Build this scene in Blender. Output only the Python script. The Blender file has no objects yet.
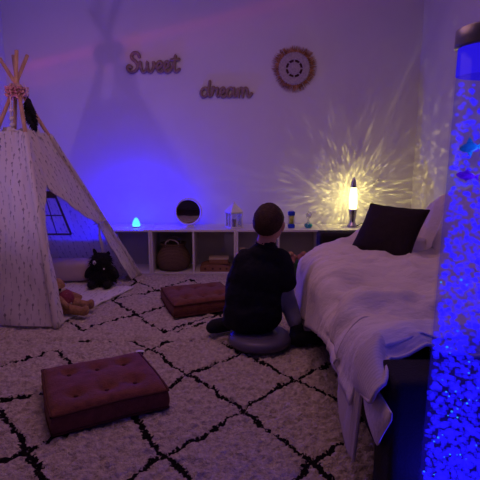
import bpy, bmesh, math, random
import numpy as np
from mathutils import Vector, Matrix, Euler
random.seed(7)
RNG = np.random.default_rng(11)
PI = math.pi
C = bpy.context.scene.collection
SC = bpy.context.scene

# ------------------------------------------------------------------ materials
def new_mat(name):
    m = bpy.data.materials.new(name); m.use_nodes = True
    nt = m.node_tree; nt.nodes.clear()
    out = nt.nodes.new('ShaderNodeOutputMaterial')
    return m, nt, nt.nodes, nt.links, out

def N(nt, kind, **kw):
    n = nt.nodes.new(kind)
    for k, v in kw.items():
        if k.startswith('i_'): n.inputs[k[2:].replace('_', ' ')].default_value = v
        else: setattr(n, k, v)
    return n

def ramp(nt, stops):
    r = nt.nodes.new('ShaderNodeValToRGB'); e = r.color_ramp.elements
    e[0].position, e[0].color = stops[0][0], (*stops[0][1], 1)
    e[1].position, e[1].color = stops[-1][0], (*stops[-1][1], 1)
    for p, c in stops[1:-1]:
        x = e.new(p); x.color = (*c, 1)
    return r

def math_node(nt, op, a, b=None, c=None):
    n = nt.nodes.new('ShaderNodeMath'); n.operation = op
    for i, v in enumerate((a, b, c)):
        if v is None: continue
        if isinstance(v, (int, float)): n.inputs[i].default_value = v
        else: nt.links.new(v, n.inputs[i])
    return n.outputs[0]

def simple(name, col, rough=.6, var=.12, scale=20, bump=.0, bscale=80, metal=0, transl=0, spec=.3, sheen=0):
    """principled surface with a mottled colour and a fine bump"""
    m, nt, nd, ln, out = new_mat(name)
    b = N(nt, 'ShaderNodeBsdfPrincipled')
    b.inputs['Roughness'].default_value = rough; b.inputs['Metallic'].default_value = metal
    b.inputs['Specular IOR Level'].default_value = spec
    if sheen: b.inputs['Sheen Weight'].default_value = sheen
    tc = N(nt, 'ShaderNodeTexCoord')
    nz = N(nt, 'ShaderNodeTexNoise'); nz.inputs['Scale'].default_value = scale; nz.inputs['Detail'].default_value = 3
    ln.new(tc.outputs['Object'], nz.inputs['Vector'])
    lo = tuple(max(0, c*(1-var)) for c in col); hi = tuple(min(1, c*(1+var)) for c in col)
    r = ramp(nt, [(.3, lo), (.7, hi)]); ln.new(nz.outputs['Fac'], r.inputs['Fac'])
    ln.new(r.outputs['Color'], b.inputs['Base Color'])
    if bump:
        n2 = N(nt, 'ShaderNodeTexNoise'); n2.inputs['Scale'].default_value = bscale; n2.inputs['Detail'].default_value = 4
        ln.new(tc.outputs['Object'], n2.inputs['Vector'])
        bp = N(nt, 'ShaderNodeBump'); bp.inputs['Strength'].default_value = bump; bp.inputs['Distance'].default_value = .01
        ln.new(n2.outputs['Fac'], bp.inputs['Height']); ln.new(bp.outputs['Normal'], b.inputs['Normal'])
    sh = b.outputs[0]
    if transl:
        t = N(nt, 'ShaderNodeBsdfTranslucent'); ln.new(r.outputs['Color'], t.inputs['Color'])
        mx = N(nt, 'ShaderNodeMixShader'); mx.inputs[0].default_value = transl
        ln.new(sh, mx.inputs[1]); ln.new(t.outputs[0], mx.inputs[2]); sh = mx.outputs[0]
    ln.new(sh, out.inputs['Surface'])
    return m

def wood(name, c1, c2, scale=6, stretch=(1, 1, 12), rough=.6):
    m, nt, nd, ln, out = new_mat(name)
    b = N(nt, 'ShaderNodeBsdfPrincipled'); b.inputs['Roughness'].default_value = rough
    tc = N(nt, 'ShaderNodeTexCoord'); mp = N(nt, 'ShaderNodeMapping')
    mp.inputs['Scale'].default_value = tuple(scale*12/s for s in stretch)
    nz = N(nt, 'ShaderNodeTexNoise'); nz.inputs['Scale'].default_value = 1.; nz.inputs['Detail'].default_value = 5
    ln.new(tc.outputs['Object'], mp.inputs['Vector']); ln.new(mp.outputs[0], nz.inputs['Vector'])
    r = ramp(nt, [(.3, c1), (.7, c2)]); ln.new(nz.outputs['Fac'], r.inputs['Fac'])
    ln.new(r.outputs['Color'], b.inputs['Base Color'])
    ln.new(b.outputs[0], out.inputs['Surface'])
    return m

def glow(name, col, strength, transp=1.0):
    """luminous clear stuff: gives off light and lets light through"""
    m, nt, nd, ln, out = new_mat(name)
    e = N(nt, 'ShaderNodeEmission'); e.inputs['Color'].default_value = (*col, 1); e.inputs['Strength'].default_value = strength
    if transp > 0:
        t = N(nt, 'ShaderNodeBsdfTransparent'); t.inputs['Color'].default_value = (transp, transp, transp, 1)
        a = N(nt, 'ShaderNodeAddShader'); ln.new(e.outputs[0], a.inputs[0]); ln.new(t.outputs[0], a.inputs[1])
        ln.new(a.outputs[0], out.inputs['Surface'])
    else: ln.new(e.outputs[0], out.inputs['Surface'])
    return m

def clear(name, tint=(1, 1, 1), refl=.08, rough=.03):
    """thin clear plastic or glass: see-through with a sheen"""
    m, nt, nd, ln, out = new_mat(name)
    t = N(nt, 'ShaderNodeBsdfTransparent'); t.inputs['Color'].default_value = (*tint, 1)
    g = N(nt, 'ShaderNodeBsdfGlossy'); g.inputs['Roughness'].default_value = rough
    lw = N(nt, 'ShaderNodeLayerWeight'); lw.inputs['Blend'].default_value = .25
    k = math_node(nt, 'MULTIPLY_ADD', lw.outputs['Fresnel'], refl*1.6, refl*.3)
    mx = N(nt, 'ShaderNodeMixShader'); ln.new(k, mx.inputs[0])
    ln.new(t.outputs[0], mx.inputs[1]); ln.new(g.outputs[0], mx.inputs[2])
    ln.new(mx.outputs[0], out.inputs['Surface'])
    return m

def fabric_print(name, base, ink, transl):
    """off-white cotton printed with rows of small grey arrows and feathers (UV in metres)"""
    m, nt, nd, ln, out = new_mat(name)
    uv = N(nt, 'ShaderNodeUVMap'); sep = N(nt, 'ShaderNodeSeparateXYZ')
    wn0 = N(nt, 'ShaderNodeTexNoise'); wn0.inputs['Scale'].default_value = 3.5; ln.new(uv.outputs[0], wn0.inputs['Vector'])
    wv = N(nt, 'ShaderNodeVectorMath', operation='MULTIPLY_ADD'); ln.new(wn0.outputs['Color'], wv.inputs[0]); wv.inputs[1].default_value = (.09, .09, 0)
    rotn = N(nt, 'ShaderNodeVectorRotate', rotation_type='Z_AXIS'); rotn.inputs['Angle'].default_value = -.16
    ln.new(uv.outputs[0], rotn.inputs['Vector']); ln.new(rotn.outputs[0], wv.inputs[2]); ln.new(wv.outputs[0], sep.inputs[0])
    nz = N(nt, 'ShaderNodeTexNoise'); nz.inputs['Scale'].default_value = 14; ln.new(uv.outputs[0], nz.inputs['Vector'])
    cu = math_node(nt, 'DIVIDE', sep.outputs[0], .040); cell = math_node(nt, 'FLOOR', cu)
    fu = math_node(nt, 'SUBTRACT', math_node(nt, 'FRACT', cu), .5)
    off = math_node(nt, 'MULTIPLY', math_node(nt, 'MODULO', math_node(nt, 'ABSOLUTE', cell), 2.0), .5)
    cv = math_node(nt, 'ADD', math_node(nt, 'DIVIDE', sep.outputs[1], .058), off); rowi = math_node(nt, 'FLOOR', cv)
    fv = math_node(nt, 'SUBTRACT', math_node(nt, 'FRACT', cv), .5)
    wn = N(nt, 'ShaderNodeTexWhiteNoise', noise_dimensions='2D'); cmb = N(nt, 'ShaderNodeCombineXYZ')
    ln.new(cell, cmb.inputs[0]); ln.new(rowi, cmb.inputs[1]); ln.new(cmb.outputs[0], wn.inputs['Vector'])
    au = math_node(nt, 'ABSOLUTE', math_node(nt, 'SUBTRACT', fu, math_node(nt, 'MULTIPLY', math_node(nt, 'SUBTRACT', wn.outputs['Value'], .5), .55)))
    av = math_node(nt, 'ABSOLUTE', fv)
    # shaft
    shaft = math_node(nt, 'MULTIPLY', math_node(nt, 'LESS_THAN', au, .055), math_node(nt, 'LESS_THAN', av, .33))
    # head / feather: a lozenge at one end
    hv = math_node(nt, 'ABSOLUTE', math_node(nt, 'SUBTRACT', fv, .2))
    fat = math_node(nt, 'MULTIPLY_ADD', wn.outputs['Value'], .14, .09)
    head = math_node(nt, 'LESS_THAN', math_node(nt, 'ADD', au, math_node(nt, 'MULTIPLY', hv, .9)), fat)
    ink_f = math_node(nt, 'MULTIPLY', math_node(nt, 'MAXIMUM', shaft, head), math_node(nt, 'MULTIPLY_ADD', math_node(nt, 'FRACT', math_node(nt, 'MULTIPLY', wn.outputs['Value'], 7.0)), .6, .5))
    ink_f = math_node(nt, 'MULTIPLY', ink_f, math_node(nt, 'MULTIPLY_ADD', nz.outputs['Fac'], .7, .35))
    mix = N(nt, 'ShaderNodeMixRGB'); mix.inputs[1].default_value = (*base, 1); mix.inputs[2].default_value = (*ink, 1)
    ln.new(ink_f, mix.inputs[0])
    d = N(nt, 'ShaderNodeBsdfDiffuse'); t = N(nt, 'ShaderNodeBsdfTranslucent')
    ln.new(mix.outputs[0], d.inputs['Color']); ln.new(mix.outputs[0], t.inputs['Color'])
    mx = N(nt, 'ShaderNodeMixShader'); mx.inputs[0].default_value = transl
    ln.new(d.outputs[0], mx.inputs[1]); ln.new(t.outputs[0], mx.inputs[2]); ln.new(mx.outputs[0], out.inputs['Surface'])
    return m

def cotton(name, col, rib=0, transl=.08, crink=.5):
    """crinkled cotton cloth, optionally with fine woven ribs across x"""
    m, nt, nd, ln, out = new_mat(name)
    tc = N(nt, 'ShaderNodeTexCoord')
    nz = N(nt, 'ShaderNodeTexNoise'); nz.inputs['Scale'].default_value = 45; nz.inputs['Detail'].default_value = 4
    mp = N(nt, 'ShaderNodeMapping'); mp.inputs['Scale'].default_value = (.5, 1.6, 1)
    ln.new(tc.outputs['Object'], mp.inputs[0]); ln.new(mp.outputs[0], nz.inputs['Vector'])
    h = nz.outputs['Fac']
    if rib:
        w = N(nt, 'ShaderNodeTexWave', bands_direction='Y'); w.inputs['Scale'].default_value = rib
        w.inputs['Distortion'].default_value = 1.5; w.inputs['Detail'].default_value = 2; w.inputs['Detail Scale'].default_value = 3
        ln.new(tc.outputs['Object'], w.inputs['Vector'])
        h = math_node(nt, 'MULTIPLY_ADD', w.outputs['Fac'], .3, h)
    bp = N(nt, 'ShaderNodeBump'); bp.inputs['Strength'].default_value = crink; bp.inputs['Distance'].default_value = .008
    ln.new(h, bp.inputs['Height'])
    d = N(nt, 'ShaderNodeBsdfDiffuse'); d.inputs['Color'].default_value = (*col, 1); ln.new(bp.outputs[0], d.inputs['Normal'])
    t = N(nt, 'ShaderNodeBsdfTranslucent'); t.inputs['Color'].default_value = (*col, 1)
    mx = N(nt, 'ShaderNodeMixShader'); mx.inputs[0].default_value = transl
    ln.new(d.outputs[0], mx.inputs[1]); ln.new(t.outputs[0], mx.inputs[2]); ln.new(mx.outputs[0], out.inputs['Surface'])
    return m

def rug_material():
    m, nt, nd, ln, out = new_mat('shag_pile')
    at = N(nt, 'ShaderNodeAttribute', attribute_name='stripe_distance')
    tc = N(nt, 'ShaderNodeTexCoord')
    nz = N(nt, 'ShaderNodeTexNoise'); nz.inputs['Scale'].default_value = 75; nz.inputs['Detail'].default_value = 2
    ln.new(tc.outputs['Object'], nz.inputs['Vector'])
    n3 = N(nt, 'ShaderNodeTexNoise'); n3.inputs['Scale'].default_value = 9; n3.inputs['Detail'].default_value = 2
    ln.new(tc.outputs['Object'], n3.inputs['Vector'])
    d = math_node(nt, 'MULTIPLY_ADD', math_node(nt, 'SUBTRACT', nz.outputs['Fac'], .5), .034, at.outputs['Fac'])
    wd = math_node(nt, 'MULTIPLY_ADD', n3.outputs['Fac'], .013, .0032)
    k = N(nt, 'ShaderNodeMapRange', interpolation_type='SMOOTHSTEP')
    ln.new(math_node(nt, 'SUBTRACT', d, wd), k.inputs['Value'])
    k.inputs['From Min'].default_value = -.001; k.inputs['From Max'].default_value = .003
    n2 = N(nt, 'ShaderNodeTexNoise'); n2.inputs['Scale'].default_value = 55; n2.inputs['Detail'].default_value = 4
    ln.new(tc.outputs['Object'], n2.inputs['Vector'])
    cr = ramp(nt, [(.25, (.34, .29, .25)), (.75, (.74, .67, .60))]); ln.new(n2.outputs['Fac'], cr.inputs['Fac'])
    mx = N(nt, 'ShaderNodeMixRGB'); mx.inputs[1].default_value = (.012, .011, .012, 1)
    ln.new(k.outputs[0], mx.inputs[0]); ln.new(cr.outputs[0], mx.inputs[2])
    b = N(nt, 'ShaderNodeBsdfPrincipled'); b.inputs['Roughness'].default_value = .95; b.inputs['Specular IOR Level'].default_value = .05
    ln.new(mx.outputs[0], b.inputs['Base Color'])
    bp = N(nt, 'ShaderNodeBump'); bp.inputs['Strength'].default_value = .9; bp.inputs['Distance'].default_value = .012
    n4 = N(nt, 'ShaderNodeTexNoise'); n4.inputs['Scale'].default_value = 130; n4.inputs['Detail'].default_value = 3
    ln.new(tc.outputs['Object'], n4.inputs['Vector'])
    ln.new(n4.outputs['Fac'], bp.inputs['Height']); ln.new(bp.outputs[0], b.inputs['Normal'])
    ln.new(b.outputs[0], out.inputs['Surface'])
    return m

M = {}
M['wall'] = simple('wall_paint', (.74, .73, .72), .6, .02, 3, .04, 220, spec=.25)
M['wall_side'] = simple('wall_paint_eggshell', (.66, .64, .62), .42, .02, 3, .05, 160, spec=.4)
M['wall_front'] = simple('wall_dark_paint', (.10, .09, .10), .8, .1, 3)
M['ceiling'] = simple('ceiling_paint', (.75, .74, .73), .8, .02, 3)
M['floor'] = wood('floor_boards', (.05, .032, .022), (.09, .06, .04), 3, (1, 12, 1), .5)
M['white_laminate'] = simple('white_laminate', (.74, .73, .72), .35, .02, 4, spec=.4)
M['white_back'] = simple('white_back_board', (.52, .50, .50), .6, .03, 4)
M['rug'] = rug_material()
M['tent'] = fabric_print('printed_tent_cotton', (.70, .66, .62), (.17, .15, .16), .22)
M['tent_thin'] = fabric_print('printed_tent_cotton_backlit', (.70, .66, .62), (.3, .28, .3), .5)
M['mat'] = fabric_print('printed_mat_cotton', (.72, .70, .70), (.32, .30, .33), .0)
M['hem'] = simple('cotton_hem', (.66, .62, .58), .9, .05, 30, .2, 120, transl=.1)
M['net'] = simple('window_ribbon', (.20, .18, .22), .8, .1, 30, transl=.2)
M['pole'] = wood('pine_pole', (.42, .25, .13), (.62, .42, .25), 4, (1, 1, 10))
M['ruffle'] = simple('pink_ruffle', (.62, .42, .40), .9, .3, 60, .3, 90, transl=.2)
M['feather'] = simple('black_feather', (.008, .008, .01), .8, .3, 50)
M['terracotta'] = simple('rust_velvet', (.17, .055, .036), .85, .22, 35, .5, 160, sheen=.1)
M['rust_piping'] = simple('rust_piping', (.09, .028, .02), .85, .15, 40, .3, 120)
M['tag'] = simple('white_tag', (.75, .75, .8), .6, .02)
M['disc'] = simple('grey_rubber', (.11, .10, .17), .4, .05, 20, .1, 150, spec=.4)
M['skin'] = simple('skin', (.50, .28, .21), .55, .06, 20, .05, 150)
M['hair'] = simple('short_brown_hair', (.035, .014, .008), .6, .35, 120, .6, 260)
M['navy'] = simple('navy_jersey', (.004, .005, .015), .85, .15, 25, .25, 60)
M['trouser'] = simple('grey_blue_jersey', (.25, .26, .40), .85, .12, 25, .25, 60)
M['sock'] = simple('dark_sock', (.010, .012, .020), .85, .15, 40, .3, 120)
M['eye'] = simple('eye', (.8, .8, .8), .2, .0)
M['iris'] = simple('iris', (.05, .03, .02), .2, .0)
M['lip'] = simple('lips', (.42, .16, .13), .5, .05)
M['sofa'] = simple('black_sofa_fabric', (.009, .008, .010), .8, .15, 40, .3, 150)
M['sheet'] = cotton('white_sheet', (.76, .71, .68), 0, .06, .7)
M['throw'] = cotton('white_ribbed_throw', (.60, .55, .53), 26, .04, .32)
M['pillow'] = simple('dark_plum_cover', (.016, .009, .010), .85, .2, 40, .3, 180)
M['wicker'] = None
M['wood_sign'] = wood('sign_wood', (.24, .16, .11), (.36, .25, .18), 3, (10, 1, 1), .7)
M['raffia'] = simple('raffia', (.50, .25, .10), .9, .5, 40)
M['macrame'] = simple('woven_cord', (.50, .44, .44), .9, .2, 90, .6, 220)
M['chrome'] = simple('brushed_metal', (.55, .53, .52), .22, .03, 10, metal=1)
M['cap_metal'] = simple('grey_metal', (.22, .22, .24), .35, .05, 10, metal=.8)
M['mirror'] = simple('mirror_glass', (.8, .8, .8), .02, 0, 4, metal=1)
M['white_metal'] = simple('white_painted_metal', (.75, .74, .74), .5, .02, 8)
M['blue_plastic'] = simple('blue_plastic', (.02, .05, .55), .35, .03)
M['yellow_liquid'] = glow('yellow_liquid', (.9, .8, .1), .0, .5)
M['yellow_liquid'] = simple('yellow_liquid', (.85, .85, .16), .25, .05, 30, transl=.6)
M['blue_liquid'] = simple('blue_liquid', (.01, .55, .80), .15, .03, transl=.5)
M['glass'] = clear('clear_glass', (.97, .98, .98), .3)
M['acrylic'] = clear('clear_acrylic', (.94, .94, 1), .035, .03)
M['black_cord'] = simple('black_cord', (.01, .01, .01), .5, .1)
M['tan_plush'] = simple('tan_plush', (.36, .21, .10), .95, .2, 60, .8, 120)
M['maroon_plush'] = simple('maroon_plush', (.24, .05, .075), .95, .2, 60, .6, 120)
M['black_plush'] = simple('black_plush', (.010, .010, .012), .95, .4, 60, .8, 120)
M['blush'] = simple('blush_cotton', (.56, .46, .46), .9, .05, 12, .2, 60)
M['toy_wood'] = wood('toy_wood', (.20, .09, .045), (.30, .15, .075), 5, (10, 1, 1))
M['dark_wood_and_shade'] = simple('dark_wood_and_shade', (.07, .025, .02), .6, .2)
M['cream'] = simple('cream_paint', (.50, .42, .34), .6, .06)
M['pink_toy'] = simple('dusty_pink_plush', (.40, .17, .15), .9, .15, 40, .5, 110)
M['green_toy'] = simple('dark_green_plastic', (.035, .13, .04), .45, .2, 20)
M['fish_blue'] = simple('fish_blue_plastic', (.10, .75, .95), .3, .25, 90, transl=.6)
M['fish_purple'] = simple('fish_purple_plastic', (.65, .12, .9), .3, .3, 90, transl=.6)

def wicker():
    m, nt, nd, ln, out = new_mat('woven_seagrass')
    tc = N(nt, 'ShaderNodeTexCoord')
    w = N(nt, 'ShaderNodeTexWave', bands_direction='Z'); w.inputs['Scale'].default_value = 28; w.inputs['Distortion'].default_value = 3
    w.inputs['Detail'].default_value = 3; w.inputs['Detail Scale'].default_value = 4
    ln.new(tc.outputs['Object'], w.inputs['Vector'])
    r = ramp(nt, [(0, (.09, .055, .03)), (1, (.26, .17, .10))]); ln.new(w.outputs['Fac'], r.inputs[0])
    b = N(nt, 'ShaderNodeBsdfPrincipled'); b.inputs['Roughness'].default_value = .85
    ln.new(r.outputs[0], b.inputs['Base Color'])
    bp = N(nt, 'ShaderNodeBump'); bp.inputs['Strength'].default_value = .8; bp.inputs['Distance'].default_value = .01
    ln.new(w.outputs['Fac'], bp.inputs['Height']); ln.new(bp.outputs[0], b.inputs['Normal'])
    ln.new(b.outputs[0], out.inputs['Surface'])
    return m
M['wicker'] = wicker()
M['bubble'] = glow('lit_bubble', (.012, .006, 1.0), .46, .78)
M['bubble_bright'] = glow('bright_bubble', (.02, .28, 1.0), 1.6, 0)
M['water'] = glow('lit_water', (.03, .012, 1.0), .06, .80)
M['water_top'] = glow('lit_ring', (.03, .012, 1.0), .62, .12)
M['lamp_liquid'] = glow('lit_glitter_liquid', (1.0, .88, .42), 1.3, .98)
M['glitter'] = simple('glitter_flake', (.9, .85, .6), .2, .1, metal=.6)
for k_ in ('bubble', 'bubble_bright', 'water', 'water_top'): M[k_].cycles.emission_sampling = 'NONE'
M['blue_lamp'] = glow('lit_blue_silicone', (.02, .42, 1.0), 1.2, .97)

# ------------------------------------------------------------------ mesh helpers
def catmull(pts, n=8, closed=False):
    P = [Vector(p) for p in pts]; out = []
    L = len(P)
    rng = range(L if closed else L-1)
    for i in rng:
        if closed: a, b, c, d = P[i-1], P[i], P[(i+1) % L], P[(i+2) % L]
        else: a, b, c, d = P[max(i-1, 0)], P[i], P[i+1], P[min(i+2, L-1)]
        for k in range(n):
            t = k/n
            out.append(.5*((2*b)+(c-a)*t+(2*a-5*b+4*c-d)*t*t+(3*b-a-3*c+d)*t**3))
    if not closed: out.append(P[-1].copy())
    return out

class MB:
    def __init__(self): self.v, self.f, self.uv = [], [], {}
    def add(self, vs, fs):
        o = len(self.v); self.v += [tuple(p) for p in vs]; self.f += [tuple(i+o for i in f) for f in fs]; return self
    def box(self, c, s, rot=None):
        hx, hy, hz = s[0]/2, s[1]/2, s[2]/2
        vs = [Vector((x, y, z)) for x in (-hx, hx) for y in (-hy, hy) for z in (-hz, hz)]
        if rot: 
            R = Euler(rot).to_matrix(); vs = [R @ v for v in vs]
        vs = [v+Vector(c) for v in vs]
        return self.add(vs, [(0, 1, 3, 2), (4, 6, 7, 5), (0, 4, 5, 1), (2, 3, 7, 6), (0, 2, 6, 4), (1, 5, 7, 3)])
    def rbox(self, c, s, r=.01, seg=2, rot=None):
        bm = bmesh.new(); bmesh.ops.create_cube(bm, size=1)
        for v in bm.verts: v.co = Vector((v.co.x*s[0], v.co.y*s[1], v.co.z*s[2]))
        bmesh.ops.bevel(bm, geom=bm.edges[:], offset=r, segments=seg, profile=.5, affect='EDGES')
        if rot: bmesh.ops.rotate(bm, verts=bm.verts, matrix=Euler(rot).to_matrix())
        bm.verts.index_update()
        vs = [v.co+Vector(c) for v in bm.verts]; fs = [[v.index for v in f.verts] for f in bm.faces]
        bm.free(); return self.add(vs, fs)
    def lathe(self, prof, c=(0, 0, 0), n=32, M3=None, sx=1, sy=1):
        vs, fs = [], []
        for r, z in prof:
            for k in range(n):
                a = 2*PI*k/n; p = Vector((r*math.cos(a)*sx, r*math.sin(a)*sy, z))
                if M3: p = M3 @ p
                vs.append(p+Vector(c))
        for i in range(len(prof)-1):
            for k in range(n):
                k2 = (k+1) % n; fs.append((i*n+k, i*n+k2, (i+1)*n+k2, (i+1)*n+k))
        if prof[0][0] > 1e-6: fs.append(tuple(range(n-1, -1, -1)))
        if prof[-1][0] > 1e-6: fs.append(tuple((len(prof)-1)*n+k for k in range(n)))
        return self.add(vs, fs)
    def tube(self, pts, rad, n=8, flat=1.0, flat_axis=None, cap=True):
        P = [Vector(p) for p in pts]; L = len(P)
        R = rad if isinstance(rad, (list, tuple)) else [rad]*L
        vs, fs = [], []; up = None
        for i, p in enumerate(P):
            t = (P[min(i+1, L-1)]-P[max(i-1, 0)]).normalized()
            if flat_axis is not None:
                w = Vector(flat_axis); u = t.cross(w).normalized(); w = w.copy()
            else:
                if up is None:
                    up = Vector((0, 0, 1)) if abs(t.z) < .9 else Vector((1, 0, 0))
                u = t.cross(up).normalized(); w = u.cross(t).normalized(); up = w
            for k in range(n):
                a = 2*PI*(k+.5)/n; vs.append(p+u*R[i]*math.cos(a)+w*R[i]*flat*math.sin(a))
        for i in range(L-1):
            for k in range(n):
                k2 = (k+1) % n; fs.append((i*n+k, i*n+k2, (i+1)*n+k2, (i+1)*n+k))
        if cap: fs.append(tuple(range(n-1, -1, -1))); fs.append(tuple((L-1)*n+k for k in range(n)))
        return self.add(vs, fs)
    def capsule(self, a, b, ra, rb, n=14, m=5, sx=1.0):
        """tapered limb between two joints with round ends"""
        a, b = Vector(a), Vector(b); t = (b-a).normalized() if (b-a).length > 1e-6 else Vector((0, 0, 1)); L = (b-a).length
        pts, rr = [], []
        for i in range(m+1):
            q = PI/2*i/m; pts.append(a-t*ra*math.cos(q)); rr.append(max(ra*math.sin(q), 1e-4))
        for i in range(m+1):
            q = PI/2*i/m; pts.append(b+t*rb*math.sin(q)); rr.append(max(rb*math.cos(q), 1e-4))
        return self.tube(pts, rr, n)
    def ellipsoid(self, c, r, rot=None, n=20, m=12):
        vs, fs = [], []; R = Euler(rot).to_matrix() if rot else Matrix.Identity(3)
        for i in range(m+1):
            th = PI*i/m
            for k in range(n):
                a = 2*PI*k/n
                vs.append(R @ Vector((r[0]*math.sin(th)*math.cos(a), r[1]*math.sin(th)*math.sin(a), r[2]*math.cos(th)))+Vector(c))
        for i in range(m):
            for k in range(n):
                k2 = (k+1) % n; fs.append((i*n+k, (i+1)*n+k, (i+1)*n+k2, i*n+k2))
        return self.add(vs, fs)
    def grid(self, fn, nu, nv, uvfn=None):
        o = len(self.v)
        vs = [fn(i/nu, j/nv) for i in range(nu+1) for j in range(nv+1)]
        fs = [(i*(nv+1)+j, (i+1)*(nv+1)+j, (i+1)*(nv+1)+j+1, i*(nv+1)+j+1) for i in range(nu) for j in range(nv)]
        self.add(vs, fs)
        if uvfn:
            for i in range(nu+1):
                for j in range(nv+1): self.uv[o+i*(nv+1)+j] = uvfn(i/nu, j/nv)
        return self
    def build(self, name, mat, parent=None, smooth=True, mods=(), weld=True, normals=True):
        off = Vector((0, 0, 0))
        p = parent
        while p is not None: off += p.location; p = p.parent
        loc = Vector((0, 0, 0))
        if parent is None and self.v:
            A = np.array(self.v); loc = Vector(((A[:, 0].min()+A[:, 0].max())/2, (A[:, 1].min()+A[:, 1].max())/2, A[:, 2].min()))
            off = loc
        me = bpy.data.meshes.new(name); me.from_pydata([tuple(Vector(v)-off) for v in self.v], [], self.f)
        if self.uv:
            ul = me.uv_layers.new(name='UVMap')
            for lp in me.loops: ul.data[lp.index].uv = self.uv.get(lp.vertex_index, (0, 0))
        if normals or weld:
            bm = bmesh.new(); bm.from_mesh(me)
            if weld and not self.uv: bmesh.ops.remove_doubles(bm, verts=bm.verts, dist=1e-5)
            if normals: bmesh.ops.recalc_face_normals(bm, faces=bm.faces)
            bm.to_mesh(me); bm.free()
        if smooth: me.shade_smooth()
        if mat is not None: me.materials.append(mat)
        o = bpy.data.objects.new(name, me); C.objects.link(o); o.location = loc
        if parent is not None: o.parent = parent
        for kind, kw in mods:
            md = o.modifiers.new(kind.lower(), kind)
            for k, v in kw.items(): setattr(md, k, v)
        return o

def tag(o, label, cat, group=None, kind=None):
    o['label'] = label; o['category'] = cat
    if group: o['group'] = group
    if kind: o['kind'] = kind
    return o
def thing(name, label, cat, loc=(0, 0, 0), group=None):
    o = bpy.data.objects.new(name, None); C.objects.link(o); o.location = loc; o.empty_display_size = .05
    return tag(o, label, cat, group)
def struct(o, label=None, cat='room'):
    o['kind'] = 'structure'
    if label: o['label'] = label; o['category'] = cat
    return o
BEV = lambda w=.003, s=2: ('BEVEL', dict(width=w, segments=s, limit_method='ANGLE'))
SUB = lambda n=1: ('SUBSURF', dict(levels=n, render_levels=n))
SOL = lambda t, off=0: ('SOLIDIFY', dict(thickness=t, offset=off))
WARP = lambda v: ('REMESH', dict(mode='VOXEL', voxel_size=v, use_smooth_shade=True))
SMO = lambda n, f=.5: ('SMOOTH', dict(iterations=n, factor=f))

def dup(root, loc, rz=0, label=None):
    r = root.copy(); C.objects.link(r); r.location = loc; r.rotation_euler = (0, 0, rz)
    if label: r['label'] = label
    for ch in list(root.children):
        c = ch.copy(); C.objects.link(c); c.parent = r
        for g in list(ch.children):
            d = g.copy(); C.objects.link(d); d.parent = c
    return r

# numpy value noise
def _h(ix, iy, s):
    n = (ix*374761393 + iy*668265263 + s*974711) & 0x7fffffff
    n = ((n ^ (n >> 13))*1274126177) & 0x7fffffff
    return ((n ^ (n >> 16)) & 0xffff)/65535.0
def vnoise(x, y, s=0):
    x = np.asarray(x, float); y = np.asarray(y, float)
    ix = np.floor(x).astype(np.int64); iy = np.floor(y).astype(np.int64); fx, fy = x-ix, y-iy
    fx = fx*fx*(3-2*fx); fy = fy*fy*(3-2*fy)
    a = _h(ix, iy, s); b = _h(ix+1, iy, s); c = _h(ix, iy+1, s); d = _h(ix+1, iy+1, s)
    return (a*(1-fx)+b*fx)*(1-fy)+(c*(1-fx)+d*fx)*fy-.5
def fbm(x, y, s=0, o=3):
    t = 0; a = 1
    for k in range(o): t = t+a*vnoise(x*2**k, y*2**k, s+k*17); a *= .5
    return t
def sstep(a, b, x):
    t = np.clip((x-a)/(b-a), 0, 1); return t*t*(3-2*t)

# ------------------------------------------------------------------ the room
YW, XL, XR, YF, ZC, ZF = 4.36, -2.03, 1.56, -1.3, 2.45, -.03
def plane_box(name, c, s, m): return MB().box(c, s).build(name, M[m], smooth=False)
struct(plane_box('wall_back', ((XL+XR)/2, YW+.05, (ZC+ZF)/2), (XR-XL, .1, ZC-ZF), 'wall'), 'pale painted back wall behind the white cubes', 'wall')
struct(plane_box('wall_left', (XL-.05, (YW+YF)/2, (ZC+ZF)/2), (.1, YW-YF+.2, ZC-ZF), 'wall'), 'pale painted left wall behind the teepee', 'wall')
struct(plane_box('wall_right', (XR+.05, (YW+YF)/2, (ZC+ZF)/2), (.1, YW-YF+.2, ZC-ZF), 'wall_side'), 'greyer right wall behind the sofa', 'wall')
struct(plane_box('wall_front', ((XL+XR)/2, YF-.05, (ZC+ZF)/2), (XR-XL, .1, ZC-ZF), 'wall_front'), 'dark wall opposite the shelf', 'wall')
struct(plane_box('ceiling', ((XL+XR)/2, (YW+YF)/2, ZC+.05), (XR-XL+.2, YW-YF+.2, .1), 'ceiling'), 'plain white ceiling', 'ceiling')
struct(plane_box('floor', ((XL+XR)/2, (YW+YF)/2, ZF-.05), (XR-XL+.2, YW-YF+.2, .1), 'floor'), 'dark wooden floor under the rugs', 'floor')

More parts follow.
